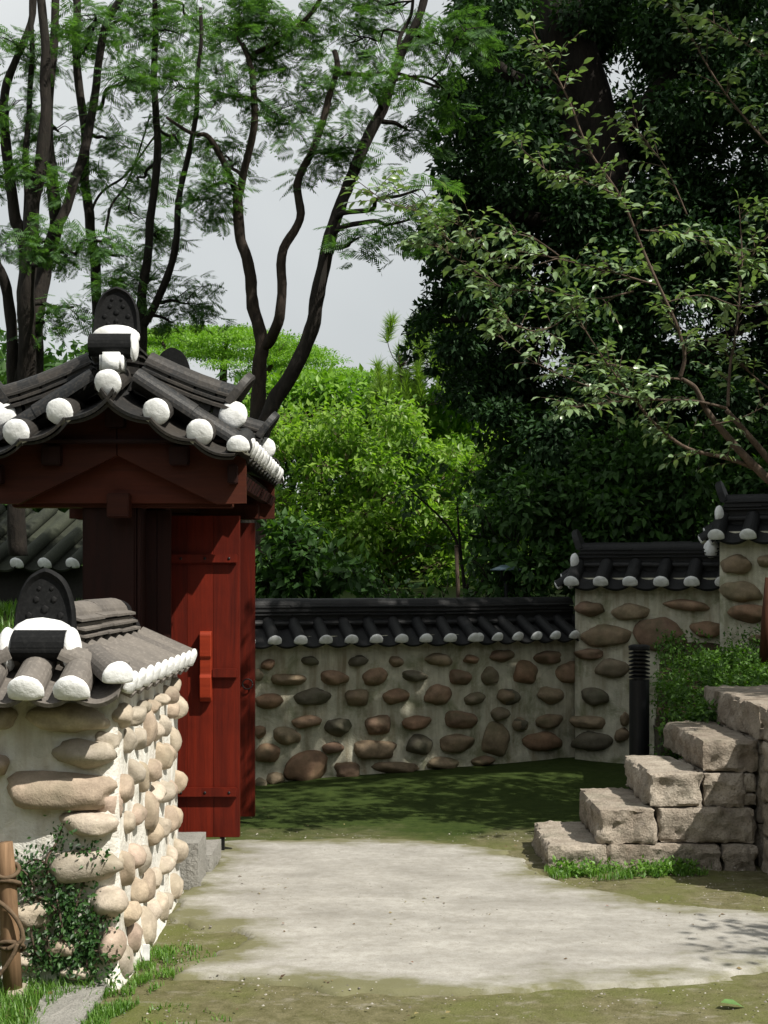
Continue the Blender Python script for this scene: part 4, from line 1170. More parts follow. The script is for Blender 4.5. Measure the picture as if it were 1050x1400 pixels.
# ------------------------------------------------------------------ bushes and trees in the middle distance
def bushy(name, label, cat, base_px, Y, clumps, leaf, n_per, mat, bark, stems=6, group=None, tmpl=LEAF4, seed=0, shell=0.5, twig_w=0.012, up=0.6):
    rs = random.Random(seed)
    b = P(base_px, 790, Y); b.z = terrain(b.x, Y) - 0.04
    t = thing(name, label, cat, b, group)
    so_ = Soup(); T = Tubes()
    for i, (px, py, rx, ry, dy) in enumerate(clumps):
        c = P(px, py, Y + dy); r = (rx * Y / F, (rx + ry) / 2 * Y / F, ry * Y / F)
        clump_leaves(so_, c, r, int(n_per * (rx * ry) / 900.0), leaf, tmpl, shell, 0.25, up)
        v0 = b + Vector((rs.uniform(-0.15, 0.15), rs.uniform(-0.15, 0.15), 0))
        m_ = v0.lerp(c, 0.55) + Vector((rs.uniform(-0.25, 0.25), rs.uniform(-0.2, 0.2), 0.1))
        p_, r_ = smooth_path([v0, m_, c], [twig_w * 2.0, twig_w * 1.3, twig_w * 0.5], 5)
        if i % 9 == 0: T.add(p_, r_, 5, 0.15, i)
        for j in range(stems):
            u = Vector(rand_dir(1)[0]); u.z = abs(u.z) * 0.6 + 0.1
            e = c + Vector((u.x * r[0], u.y * r[1], u.z * r[2])) * 0.95
            s0 = p_[rs.randrange(len(p_) * 3 // 4, len(p_))]
            p2, r2 = smooth_path([s0, s0.lerp(e, 0.5) + Vector((rs.uniform(-1, 1), rs.uniform(-1, 1), rs.uniform(-1, 1))) * 0.06, e], [twig_w * 0.55, twig_w * 0.4, twig_w * 0.2], 3)
            T.add(p2, r2, 4)
    obj('branches', T.mesh(name + '_branches'), bark, t)
    obj('crown', so_.mesh(name + '_crown'), mat, t)
    return t
def fill(n, x0, x1, y0, y1, r0, r1, d0, d1, seed, fl=0.8):
    rs = random.Random(seed); out = []
    for _ in range(n):
        r = rs.uniform(r0, r1); out.append((rs.uniform(x0, x1), rs.uniform(y0, y1), r, r * fl * rs.uniform(0.8, 1.2), rs.uniform(d0, d1)))
    return out
bushy('sunlit_bush', 'large yellow green sunlit bush behind the long wall beside the gate', 'bush', 470, 21.0,
      fill(60, 362, 575, 565, 740, 20, 38, -1, 1, 1) + fill(44, 555, 720, 590, 780, 18, 34, -0.6, 1, 2) + fill(22, 700, 860, 640, 790, 18, 32, -0.6, 1, 22) + fill(24, 380, 640, 700, 800, 18, 30, -0.8, 0.6, 3), 0.115, 300, M_LF_BUSH, M_TWIG, 9, seed=1, shell=0.25)
bushy('pale_tree', 'pale feathery tree behind the yellow green bush', 'tree', 520, 24.0,
      fill(26, 380, 545, 520, 600, 24, 40, -1, 1, 4, 0.6) + fill(34, 40, 390, 535, 620, 24, 40, -1, 1, 14, 0.6) + fill(22, 540, 660, 535, 610, 26, 42, -1, 1, 5, 0.7), 0.15, 330, M_LF_DOME, M_BARK_MID, 3, seed=2, shell=0.2)
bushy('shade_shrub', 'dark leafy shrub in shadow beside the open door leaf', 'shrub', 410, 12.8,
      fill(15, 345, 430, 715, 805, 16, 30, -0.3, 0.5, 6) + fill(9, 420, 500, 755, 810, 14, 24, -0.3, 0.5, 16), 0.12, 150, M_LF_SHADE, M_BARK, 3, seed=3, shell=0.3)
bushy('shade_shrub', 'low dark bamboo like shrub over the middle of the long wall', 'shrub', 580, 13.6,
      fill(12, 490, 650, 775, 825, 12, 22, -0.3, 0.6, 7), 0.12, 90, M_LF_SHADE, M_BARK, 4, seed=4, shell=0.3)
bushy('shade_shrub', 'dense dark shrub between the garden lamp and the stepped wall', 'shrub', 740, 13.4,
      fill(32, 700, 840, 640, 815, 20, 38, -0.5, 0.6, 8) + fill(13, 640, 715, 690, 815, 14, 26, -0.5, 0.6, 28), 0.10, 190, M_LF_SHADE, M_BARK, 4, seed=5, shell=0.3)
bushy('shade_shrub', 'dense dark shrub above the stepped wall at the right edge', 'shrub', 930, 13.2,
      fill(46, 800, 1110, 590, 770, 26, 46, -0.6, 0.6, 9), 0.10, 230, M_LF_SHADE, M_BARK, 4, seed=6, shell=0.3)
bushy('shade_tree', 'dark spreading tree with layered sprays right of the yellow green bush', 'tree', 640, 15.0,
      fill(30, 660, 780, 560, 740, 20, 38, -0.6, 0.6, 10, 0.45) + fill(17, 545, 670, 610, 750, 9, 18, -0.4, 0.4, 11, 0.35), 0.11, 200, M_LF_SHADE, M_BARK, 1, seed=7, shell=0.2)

# young pine with upright candles
pine = thing('pine_tree', 'young pine with upright shoots against the dark tree', 'tree', Vector((P(560, 0, 22.6).x, 22.6, terrain(0.3, 22.6))))
T = Tubes(); so_ = Soup(); rs = random.Random(9)
top = P(545, 485, 22.6); bb = P(575, 770, 22.6)
T.add([bb, bb.lerp(top, 0.5), top], [0.04, 0.025, 0.008], 6)
shoots = [(545, 478, 44), (516, 498, 34), (533, 505, 30), (556, 512, 34), (537, 436, 26), (565, 442, 30), (590, 425, 40), (578, 438, 34), (605, 420, 40), (618, 432, 40), (600, 450, 40), (580, 455, 34), (630, 425, 40)]
shoots += [(rs.uniform(508, 580), rs.uniform(505, 600), rs.uniform(26, 40)) for _ in range(9)] + [(rs.uniform(560, 640), rs.uniform(430, 500), rs.uniform(26, 40)) for _ in range(20)]
for (px, py, ln) in shoots:
    e = P(px, py, 22.6 + rs.uniform(-0.5, 0.5)); L = ln / 1900 * 22.6 * 1.1
    s0 = e + Vector((rs.uniform(-0.1, 0.1), 0, -L))
    t_ = max(0.05, min(0.95, (s0.z - bb.z - 0.35) / (top.z - bb.z))); hub = bb.lerp(top, t_)
    q_, r_ = smooth_path([hub, hub.lerp(s0, 0.6) - Vector((0, 0, 0.10)), s0, e], [0.008, 0.007, 0.006, 0.003], 4)
    T.add(q_, r_, 4)
    n = 330; tt = rng.random(n)
    pos = np.array(s0)[None] + (tt * 1.15 - 0.15)[:, None] * np.array(e - s0)[None]
    d = norm(rand_dir(n) * 0.75 + np.array([0, 0, 0.75]))
    so_.add(*scatter((np.array([[-0.04, 0, 0], [0.04, 0, 0], [0.0, 1, 0]]), np.array([[0, 1, 2]])), pos, d, rand_dir(n), 0.20 * rng.uniform(0.7, 1.2, n)))
obj('trunk', T.mesh('pine_trunk'), M_BARK_MID, pine); obj('crown', so_.mesh('pine_crown'), M_LF_PINE, pine)

# ------------------------------------------------------------------ big dark evergreen on the right
Y = 14.6
ev = thing('evergreen_tree', 'huge dark evergreen tree filling the upper right', 'tree', (P(850, 0, Y).x, Y, terrain(2.5, Y)))
T = Tubes()
branchy(T, [P(860, 760, Y), P(862, 600, Y), P(850, 450, Y), P(832, 320, Y), P(812, 200, Y), P(785, 90, Y), P(750, -20, Y), P(735, -80, Y)], [0.42, 0.36, 0.33, 0.30, 0.30, 0.27, 0.25, 0.22], 14, 0.2, 5, 3, 0.05)
branchy(T, [P(775, 330, Y - 0.3), P(778, 250, Y - 0.3), P(790, 150, Y), P(792, 60, Y)], [0.14, 0.15, 0.18, 0.16], 10, 0.2, 5, 6, 0.05)
for (a, b, c_) in (((815, 220), (900, 120), (1000, 40)), ((840, 380), (940, 300), (1040, 240)), ((835, 340), (730, 300), (620, 280)), ((850, 470), (740, 430), (600, 440)), ((800, 150), (710, 110), (640, 60)), ((860, 560), (960, 480), (1060, 430))):
    branchy(T, [P(*a, Y), P(*b, Y - 0.4), P(*c_, Y - 0.3)], [0.13, 0.08, 0.02], 7, 0.2, 5, a[0], 0.06)
obj('trunk', T.mesh('evergreen_trunk'), M_BARK, ev)
so_ = Soup(); rs = random.Random(21)
edge = [(0, 640), (40, 625), (90, 640), (140, 605), (180, 592), (230, 600), (270, 612), (310, 585), (350, 560), (400, 600), (450, 570), (480, 555), (530, 610), (580, 665), (640, 690), (700, 700), (800, 700)]
def left_edge(py):
    for (a, xa), (b, xb) in zip(edge[:-1], edge[1:]):
        if a <= py <= b: return xa + (xb - xa) * (py - a) / (b - a)
    return 640
for k in range(340):
    py = rs.uniform(-60, 690); px = left_edge(max(0, py)) + 26 + (rs.random() ** 1.15) * (1120 - left_edge(max(0, py)))
    if abs(px - (748 + 0.30 * max(0, py))) < 62 and -60 < py < 270 and rs.random() < 0.93: dy = rs.uniform(0.9, 1.6)
    else: dy = rs.uniform(-1.1, 1.6)
    r = rs.uniform(26, 58) * Y / F
    clump_leaves(so_, P(px, py, Y + dy), (r, r, r * rs.uniform(0.5, 0.8)), 620, 0.080, LEAF4, 0.35, 0.3, 0.8)
for k in range(40):   # foliage in front of the lower trunk
    r = rs.uniform(24, 44) * Y / F
    clump_leaves(so_, P(rs.uniform(770, 900), rs.uniform(270, 620), Y - rs.uniform(0.5, 1.0)), (r, r * 0.6, r * 0.7), 480, 0.08, LEAF4, 0.3, 0.3, 0.8)
for k in range(70):   # deeper layer
    py = rs.uniform(20, 640); px = left_edge(py) + 60 + rs.random() * (1060 - left_edge(py))
    r = rs.uniform(40, 60) * Y / F
    clump_leaves(so_, P(px, py, Y + rs.uniform(1.6, 2.3)), (r, r, r * 0.8), 420, 0.10, LEAF4, 0.3, 0.3, 0.8)
for k in range(60):   # ragged outer sprays
    py = rs.uniform(0, 560); px = left_edge(py) + rs.uniform(-8, 18)
    r = rs.uniform(10, 22) * Y / F
    clump_leaves(so_, P(px, py, Y + rs.uniform(-0.6, 0.8)), (r, r, r * 0.6), 70, 0.085, LEAF4, 0.1, 0.3, 0.8)
obj('crown', so_.mesh('evergreen_crown'), M_LF_DARK, ev)

# tall neighbours beyond the right edge that keep the court in shade
def shade_tree(label, base, blobs, leaf, n, seed):
    rs = random.Random(seed)
    t = thing('evergreen_tree', label, 'tree', base)
    T = Tubes(); so_ = Soup(); b = Vector(base); top = Vector((sum(x[0] for x in blobs) / len(blobs), sum(x[1] for x in blobs) / len(blobs), max(x[2] for x in blobs)))
    fork = b.lerp(top, 0.45); fork.x = b.x * 0.8 + top.x * 0.2
    branchy(T, [b, b.lerp(fork, 0.5), fork], [0.30, 0.25, 0.2], 12, 0.2, 5, seed, 0.05)
    for (x, y, z, r) in blobs:
        c = Vector((x, y, z))
        branchy(T, [fork, fork.lerp(c, 0.5) + Vector((0, 0, 0.3)), c], [0.11, 0.07, 0.02], 6, 0.1, 4, seed, 0.04)
        clump_leaves(so_, c, (r, r, r * 0.5), int(n * r * r), leaf, LEAF4, 0.25, 0.3, 0.9)
    obj('trunk', T.mesh('shade_trunk'), M_BARK, t); obj('crown', so_.mesh('shade_crown'), M_LF_DARK, t)
rs = random.Random(4)
bl = []
for k in range(56):
    x = rs.uniform(3.1, 7.2); y = rs.uniform(8.0, 11.2); z = rs.uniform(5.8, 7.6)
    bl.append((x, y, z, rs.uniform(0.5, 0.85)))
bl += [(rs.uniform(2.3, 3.4), rs.uniform(7.2, 8.5), rs.uniform(6.2, 7.2), rs.uniform(0.35, 0.6)) for k in range(9)]
shade_tree('evergreen whose high branches overhang the stairs from beyond the right edge', (6.2, 9.6, 0.8), bl, 0.13, 620, 3)
bl = [(rs.uniform(5.2, 9.5), rs.uniform(10.8, 15.0), rs.uniform(5.5, 12.5), rs.uniform(0.8, 1.4)) for k in range(42)]  # clumps of an unseen tree, added to keep sun off the big evergreen
shade_tree('unseen evergreen added beyond the right edge to shade the big evergreen', (8.0, 13.2, 1.2), bl, 0.17, 330, 8)

# ------------------------------------------------------------------ cherry branches in front, from the right
ch = thing('cherry_tree', 'cherry tree with pale lit leaves on thin branches reaching in from the right', 'tree', (2.95, 8.35, 0.80))
T = Tubes(); rs = random.Random(31)
YC = 8.3
z8 = lambda L: [(500 + x / 1.909, y / 1.909) for x, y in L]
CB = [  # (pixels along the branch, depth from, depth to, radius from, radius to)
    ([(1130, 760), (1095, 690), (1050, 655), (1015, 620), (985, 585), (966, 560), (950, 530), (930, 518)], 8.3, 8.1, 0.038, 0.012),
    (z8([(820, 985), (832, 930), (815, 860), (775, 770), (720, 640), (660, 510), (580, 390), (530, 270), (480, 170), (440, 90)]), 8.1, 7.8, 0.013, 0.004),
    (z8([(760, 745), (640, 710), (500, 675), (400, 655)]), 8.0, 7.6, 0.006, 0.0025),
    (z8([(830, 990), (740, 980), (640, 950), (540, 960)]), 8.1, 7.9, 0.008, 0.003),
    (z8([(940, 1065), (840, 1045), (700, 1045), (560, 1060), (540, 1062)]), 8.2, 7.7, 0.010, 0.003),
    (z8([(945, 1060), (950, 960), (970, 850), (980, 760), (985, 680), (975, 560)]), 8.2, 8.4, 0.011, 0.003),
    (z8([(1050, 1240), (960, 1200), (840, 1170), (760, 1110), (700, 1040), (660, 990), (600, 900), (540, 800)]), 8.3, 7.8, 0.016, 0.003),
    (z8([(1100, 1050), (1010, 980), (960, 920)]), 8.4, 8.3, 0.008, 0.003),
    (z8([(720, 600), (800, 610), (900, 640), (1000, 690)]), 8.0, 8.4, 0.005, 0.0025),
    (z8([(520, 680), (430, 620), (330, 610), (240, 640), (150, 560), (60, 530), (0, 490)]), 7.9, 7.5, 0.005, 0.002),
    (z8([(700, 760), (600, 780), (480, 760), (360, 750), (260, 690), (180, 640)]), 8.0, 7.6, 0.006, 0.002),
    (z8([(660, 510), (560, 470), (480, 450), (400, 380)]), 7.9, 7.7, 0.004, 0.002),
    (z8([(1090, 420), (960, 270), (880, 150), (820, 40), (790, -30)]), 8.5, 8.4, 0.008, 0.003),
    (z8([(1100, 180), (1010, 125), (910, 60)]), 8.3, 8.2, 0.007, 0.003),
    (z8([(940, 1070), (1000, 1140), (1060, 1210), (1120, 1290)]), 8.2, 8.3, 0.014, 0.024),
    (z8([(700, 1040), (560, 1000), (430, 940), (350, 880)]), 7.9, 7.6, 0.005, 0.002),
    (z8([(985, 700), (1060, 600), (1110, 540)]), 8.4, 8.4, 0.005, 0.002),
    (z8([(840, 560), (790, 450), (740, 380), (700, 330)]), 8.2, 8.2, 0.005, 0.002),
    (z8([(780, 790), (880, 770), (980, 800), (1080, 790)]), 8.1, 8.0, 0.005, 0.002),
    (z8([(500, 675), (380, 700), (300, 640), (250, 590)]), 7.7, 7.5, 0.003, 0.0015),
    (z8([(900, 1110), (980, 1090), (1080, 1040)]), 8.1, 8.0, 0.005, 0.002),
    (z8([(560, 800), (470, 860), (390, 850), (330, 790)]), 7.8, 7.6, 0.003, 0.0015),
]
LP, LD, LS = [], [], []
T.add([Vector((2.95, 8.35, 0.76)), Vector((2.9, 8.33, 1.3)), P(1130, 760, 8.3)], [0.085, 0.07, 0.055], 10)
def twig_with_leaves(s0, dirv, L, k, size):
    e = s0 + dirv * L + Vector((0, 0, -0.12 * L))
    m_ = s0.lerp(e, 0.5) + Vector((0, 0, 0.05 * L))
    p_, r_ = smooth_path([s0, m_, e], [0.0026, 0.002, 0.001], 4)
    T.add(p_, r_, 4)
    for j in range(k):
        t = 0.3 + 0.7 * (j + 1) / k
        q = p_[min(len(p_) - 1, int(t * (len(p_) - 1)))]
        side = Vector((-dirv.y, dirv.x, 0)).normalized() * (1 if j % 2 else -1)
        d = (dirv * 0.55 + side * rs.uniform(0.5, 1.0) + Vector((rs.uniform(-.2, .2), rs.uniform(-.2, .2), rs.uniform(-0.75, 0.0)))).normalized()
        if j == k - 1: d = (dirv + Vector((0, 0, -0.45))).normalized()
        LP.append(q); LD.append(d); LS.append(size * rs.uniform(0.7, 1.15))
for bi, (pts, ya, yb, ra, rb) in enumerate(CB):
    n = len(pts)
    path = [P(x, y, ya + (yb - ya) * i / (n - 1)) for i, (x, y) in enumerate(pts)]
    q = branchy(T, path, [ra + (rb - ra) * (i / (n - 1)) ** 0.7 for i in range(n)], 7 if ra > 0.01 else 5, 0.1, 6, bi, 0.012)
    if ra >= 0.035 or bi == 14: continue
    L = sum((q[i + 1] - q[i]).length for i in range(len(q) - 1))
    for k in range(int(L * 30)):
        i = rs.randrange(len(q) // 8, len(q)); s0 = q[i]
        t = (q[min(i + 1, len(q) - 1)] - q[max(i - 1, 0)]).normalized()
        a = rs.uniform(-1, 1)
        dirv = (t * 0.7 + Vector((rs.uniform(-1, 1), rs.uniform(-0.8, 0.8), rs.uniform(-0.25, 0.55)))).normalized()
        twig_with_leaves(s0, dirv, rs.uniform(0.07, 0.26), rs.choice((4, 5, 6, 7)), 0.061)
    twig_with_leaves(q[-1], (q[-1] - q[-3]).normalized(), 0.12, 6, 0.075)
for k in range(150):   # unseen crown foliage added beyond the right edge to shade the moss
    e = Vector((rs.uniform(2.75, 4.2), rs.uniform(7.0, 8.6), rs.uniform(3.0, 4.4))); s0 = e + Vector((rs.uniform(0.1, 0.4), rs.uniform(-0.3, 0.3), rs.uniform(-0.4, 0.0)))
    for j in range(4):
        twig_with_leaves(s0.lerp(e, 0.25 * (j + 1)), (e - s0 + Vector((rs.uniform(-.4, .4), rs.uniform(-.4, .4), rs.uniform(-.2, .3)))).normalized(), 0.25, 7, 0.085)
for e in ((2.9, 7.4, 3.4), (3.0, 7.9, 4.2), (3.5, 7.3, 4.4), (3.6, 8.1, 3.7)):
    T.add(*smooth_path([Vector((2.9, 8.33, 1.3)), Vector((2.95, 8.2, 2.3)), Vector(e)], [0.06, 0.045, 0.012], 6), 8)
obj('branches', T.mesh('cherry_branches'), M_BARK_CH, ch)
LP = np.array(LP); LD = np.array(LD); LS = np.array(LS); n = len(LP)
LN = np.array([0, 0, 1.0]) + 0.42 * rng.normal(size=(n, 3))
score = LS / LP[:, 1]
pxs = 525 + LP[:, 0] / LP[:, 1] * F; pys = 790 - (LP[:, 2] - EYE) / LP[:, 1] * F
vis = (pxs > 0) & (pxs < 1050) & (pys > 0) & (pys < 1400)
order = np.argsort(-(score * vis)); first = order[:300]; rest = order[300:]
one = mesh_np('cherry_leaf', LEAF8[0], LEAF8[1], True)
for i in first:
    d = Vector(LD[i]).normalized(); nv = Vector(LN[i]); x = d.cross(nv).normalized(); z = x.cross(d)
    s_ = LS[i]
    obj('leaf', one, M_LF_CHERRY, ch, frame(Vector(LP[i]), x * s_, d * s_, z * s_))
so_ = Soup(); so_.add(*scatter(LEAF8, LP[rest], LD[rest], LN[rest], LS[rest]))
obj('crown', so_.mesh('cherry_crown', True), M_LF_CHERRY, ch, kind='stuff')

# ------------------------------------------------------------------ woodland that closes the view
so_ = Soup(); rs = random.Random(77)
for k in range(330):
    px = rs.uniform(-150, 1250); Yw = rs.uniform(24, 33)
    py = rs.uniform(600, 800) if px > 330 else rs.uniform(500, 800)
    if 200 < px < 600: py = rs.uniform(565, 800)
    r = rs.uniform(0.6, 1.2)
    clump_leaves(so_, P(px, py, Yw), (r, r, r * 0.7), 260, 0.24, LEAF4, 0.4, 0.2, 0.7)
obj('woodland', so_.mesh('woodland'), M_LF_SHADE, label='distant dark green woodland behind the garden', category='woodland', kind='stuff')

so_ = Soup(); rs = random.Random(78)      # unseen trees added round the camera to block sky light
for k in range(300):
    q = rs.random()
    if q < 0.55: c = (rs.uniform(-8, 9), rs.uniform(-7.5, -4.0), rs.uniform(0.3, 4.0))
    elif q < 0.85: c = (rs.uniform(-9.5, -6.2), rs.uniform(-3, 10.5), rs.uniform(0.3, 3.0))
    else: c = (rs.uniform(7.5, 10), rs.uniform(-3, 6.5), rs.uniform(0.3, 6.0))
    r = rs.uniform(0.9, 1.5)
    clump_leaves(so_, c, (r, r, r * 0.8), 150, 0.34, LEAF4, 0.3, 0.2, 0.6)
obj('woodland', so_.mesh('woodland_unseen'), M_LF_DARK, label='unseen trees added behind and beside the viewer to block sky light', category='woodland', kind='stuff')

# ------------------------------------------------------------------ planter bed, retaining wall and ground cover right of the bollard
bed = thing('planter_bed', 'raised bed with mossy retaining stones right of the bollard', 'planter', (2.6, 9.3, 0))
BL = lambda y: 1.735 + 0.215 * (y - 9.0)      # the bed's slanting left side
bm = bmesh.new(); gxs = np.linspace(0.0, 1.0, 30); gys = np.linspace(9.05, 11.4, 26); rows = []
for y in gys:
    rows.append([bm.verts.new((BL(y) + 0.02 + x * 4.4, y, 0.60 + 0.20 * (y - 9.05) + 0.03 * noise.noise(Vector((x * 3, y * 3, 0))))) for x in gxs])
for j in range(len(gys) - 1):
    for i in range(len(gxs) - 1): bm.faces.new((rows[j][i], rows[j][i + 1], rows[j + 1][i + 1], rows[j + 1][i]))
obj('soil', bm_mesh('bed_soil', bm, True), M_SOIL, bed)
M_RET = granite_mat('mossy_retaining_stone', (0.06, 0.055, 0.04), (0.11, 0.10, 0.075), (0.03, 0.05, 0.015), 0.7)
for r in range(3):
    for i in range(5):
        x0 = 1.78 + i * 0.42 + (0.2 if r % 2 else 0)
        rough_block('retaining_stone', (x0, 8.98, -0.03 + 0.222 * r), (x0 + 0.41, 9.2, 0.185 + 0.222 * r), M_RET, bed, r * 7 + i, 0.02, 0.07, 0.03)
    for i in range(5):
        y0 = 9.21 + i * 0.44
        rough_block('retaining_stone', (BL(y0 + 0.43), y0, -0.03 + 0.222 * r), (BL(y0 + 0.43) + 0.2, y0 + 0.43, 0.185 + 0.222 * r), M_RET, bed, 40 + r * 7 + i, 0.02, 0.07, 0.03)
so_ = Soup(); rs = random.Random(12)
for k in range(230):
    y = rs.uniform(8.98, 10.8); x = BL(y) + rs.uniform(0.06, 1.9)
    z = 0.66 + 0.20 * (y - 9.05) + rs.uniform(0.0, 0.15)
    clump_leaves(so_, (x, y, z), (0.12, 0.12, 0.10), 95, 0.036, LEAF4, 0.2, 0.1, 0.9)
for k in range(46):
    x = rs.uniform(1.82, 2.25); z = rs.uniform(0.25, 0.7)
    clump_leaves(so_, (x, rs.uniform(8.9, 8.97), z), (0.10, 0.05, 0.10), 55, 0.036, LEAF4, 0.2, 0.4, 0.6)
for k in range(30):
    clump_leaves(so_, (rs.uniform(1.95, 2.5), rs.uniform(8.7, 9.0), rs.uniform(0.66, 0.78)), (0.10, 0.10, 0.06), 60, 0.036, LEAF4, 0.2, 0.2, 0.8)
obj('ground_cover', so_.mesh('ground_cover'), M_LF_COVER, label='leafy green ground cover spilling over the raised bed', category='plants', kind='stuff')

# ------------------------------------------------------------------ wooden post at the right edge, thin post and lamp behind the long wall
po = thing('wooden_post', 'brown wooden post at the right edge above the ground cover', 'post', P(1049, 880, 10.0))
T = Tubes(); T.add([P(1046, 905, 10.0), P(1049, 850, 10.0), P(1054, 790, 10.0)], [0.042, 0.042, 0.04], 12, 0.05)
obj('shaft', T.mesh('wooden_post'), wood_mat('red_brown_post_wood', (0.045, 0.017, 0.009), (0.10, 0.036, 0.018), 2, 0.8), po)
tp = thing('thin_post', 'thin brown post rising above the long wall ridge', 'post', P(626, 830, 13.0))
T = Tubes(); T.add([P(627, 900, 13.0), P(626, 800, 13.0), P(624, 747, 13.0)], [0.018, 0.018, 0.018], 8)
obj('shaft', T.mesh('thin_post'), M_BARK_CH, tp)
T = Tubes(); T.add([P(624, 747, 13.0), P(624, 745.6, 13.0)], [0.024, 0.02], 8); obj('cap', T.mesh('thin_post_cap'), M_BARK_CH, tp)
bx, by = P(692, 0, 12.95).x, 12.95
gl = thing('garden_lamp', 'small garden lamp with blue grey hood above the long wall', 'lamp', (bx, by, 0))
zc = P(0, 780, by).z
V, Fs = lathe([(0.0, zc + 0.055), (0.05, zc + 0.048), (0.15, zc + 0.01), (0.152, zc), (0.05, zc + 0.005), (0.0, zc + 0.005)])
obj('hood', mesh_py('hood', V, Fs, True), plain_mat('blue_grey_enamel', (0.10, 0.15, 0.18), 0.35), gl)
V, Fs = lathe([(0.022, zc + 0.01), (0.022, 0.05)], 10); obj('pole', mesh_py('lamp_pole', V, Fs, True), M_BOLL, gl)
V, Fs = lathe([(0.055, zc + 0.004), (0.055, zc - 0.09), (0.03, zc - 0.1)], 14); obj('lantern', mesh_py('lantern', V, Fs, True), M_BOLL, gl)

# ------------------------------------------------------------------ outbuilding roof seen under the gate roof at the left
YB = 15.6
ob = thing('outbuilding', 'shaded tile roofed outbuilding glimpsed under the gate roof at the left', 'building', P(40, 800, YB))
ea, eb = P(-120, 776, YB), P(150, 782, YB)
A_ = Vector((ea.x, ea.y + 1.3, 0)); B_ = Vector((eb.x, eb.y + 1.3, 0))
M_TILE_MOSS = tile_mat('clay_tile_mossy', (0.012, 0.014, 0.010), (0.040, 0.046, 0.030), 0.9, 0.8)
slope_tiles(ob, A_, B_, 7, Vector((-0.35, -1, 0)).normalized(), ea.z + 0.72, ea.z + 0.03, 1.3, 0.085, M_TILE_MOSS)
box('wall', (ea.x, ea.y + 0.35, 0.6), (eb.x + 0.2, ea.y + 0.6, ea.z + 0.02), plain_mat('dark_wall', (0.03, 0.028, 0.025), 0.9), ob, 0.01)

# ------------------------------------------------------------------ grass
def blades(soup, pts, h, w=0.006, lean=0.5):
    n = len(pts)
    a = rng.uniform(0, 6.283, n); l = rng.uniform(0.1, lean, n); hh = h * rng.uniform(0.5, 1.2, n)
    dx = np.cos(a); dy = np.sin(a)
    side = np.stack([-dy, dx, np.zeros(n)], 1) * w
    mid = pts + np.stack([dx * l * hh * 0.35, dy * l * hh * 0.35, hh * 0.6], 1)
    tip = pts + np.stack([dx * l * hh * 1.1, dy * l * hh * 1.1, hh * (1 - 0.25 * l)], 1)
    V = np.stack([pts - side, pts + side, mid + side * 0.7, mid - side * 0.7, tip], 1).reshape(-1, 3)
    b = (np.arange(n) * 5)[:, None, None]
    soup.add(V, (np.array([[0, 1, 2], [0, 2, 3], [3, 2, 4]])[None] + b).reshape(-1, 3))
def px_grass(soup, n, poly_px, h, w=0.005, lean=0.6, clump=0.0):
    """blades over a ground patch whose outline is given in ground points"""
    pg = np.array([G(*p) for p in poly_px]); lo = pg.min(0); hi = pg.max(0); out = []
    def inside(p):
        c = False
        for i in range(len(pg)):
            a, b = pg[i], pg[(i + 1) % len(pg)]
            if (a[1] > p[1]) != (b[1] > p[1]) and p[0] < (b[0] - a[0]) * (p[1] - a[1]) / (b[1] - a[1]) + a[0]: c = not c
        return c
    while len(out) < n:
        p = rng.uniform(lo, hi)
        if not inside(p): continue
        if clump and noise.noise(Vector((p[0] * 9, p[1] * 9, 0))) < clump - 0.5: continue
        out.append((p[0], p[1], -0.004))
    blades(soup, np.array(out), h, w, lean)
so_ = Soup()
px_grass(so_, 7500, [(-200, 1335), (-20, 1325), (95, 1318), (165, 1330), (160, 1352), (110, 1362), (60, 1385), (40, 1460), (-300, 1470)], 0.07, 0.0024, 0.9)
px_grass(so_, 1500, [(120, 1365), (190, 1340), (215, 1350), (190, 1372), (150, 1400), (140, 1460), (90, 1470), (105, 1400)], 0.035, 0.0022, 0.9, 0.45)
px_grass(so_, 750, [(165, 1340), (205, 1292), (240, 1300), (250, 1330), (215, 1352)], 0.03, 0.002, 0.9, 0.5)
obj('lawn_grass', so_.mesh('lawn_grass'), M_GRASS, label='bright grass round the foot of the near wall at lower left', category='grass', kind='stuff')
so_ = Soup()
px_grass(so_, 1900, [(738, 1190), (760, 1184), (860, 1183), (975, 1186), (968, 1196), (900, 1199), (820, 1203), (760, 1204)], 0.045, 0.0022, 1.0, 0.45)
for k in range(30):
    p = G(rs.uniform(745, 965), rs.uniform(1186, 1198)); clump_leaves(so_, (p[0], p[1], 0.03), (0.05, 0.035, 0.03), 34, 0.03, LEAF4, 0.1, 0.1, 0.8)
obj('stair_weeds', so_.mesh('stair_weeds'), M_GRASS, label='green weeds along the foot of the stone stairs', category='weeds', kind='stuff')
so_ = Soup()
px_grass(so_, 260, [(190, 1340), (250, 1330), (300, 1310), (260, 1290), (215, 1296)], 0.028, 0.003, 1.0)
px_grass(so_, 160, [(150, 1420), (230, 1360), (330, 1400), (260, 1440)], 0.022, 0.003, 1.0, 0.5)
obj('path_weeds', so_.mesh('path_weeds'), M_GRASS, label='sparse weeds in the soil between near wall and path', category='weeds', kind='stuff')
so_ = Soup()   # grassy bank under the outbuilding
n = 5000; X_ = rng.uniform(-6.2, -2.6, n); Y_ = rng.uniform(13.9, 15.6, n)
blades(so_, np.stack([X_, Y_, np.array([terrain(a, b) - 0.01 for a, b in zip(X_, Y_)])], 1), 0.12, 0.008, 0.7)
obj('bank_grass', so_.mesh('bank_grass'), M_GRASS, label='sunny grass bank glimpsed behind the near wall end tile', category='grass', kind='stuff')

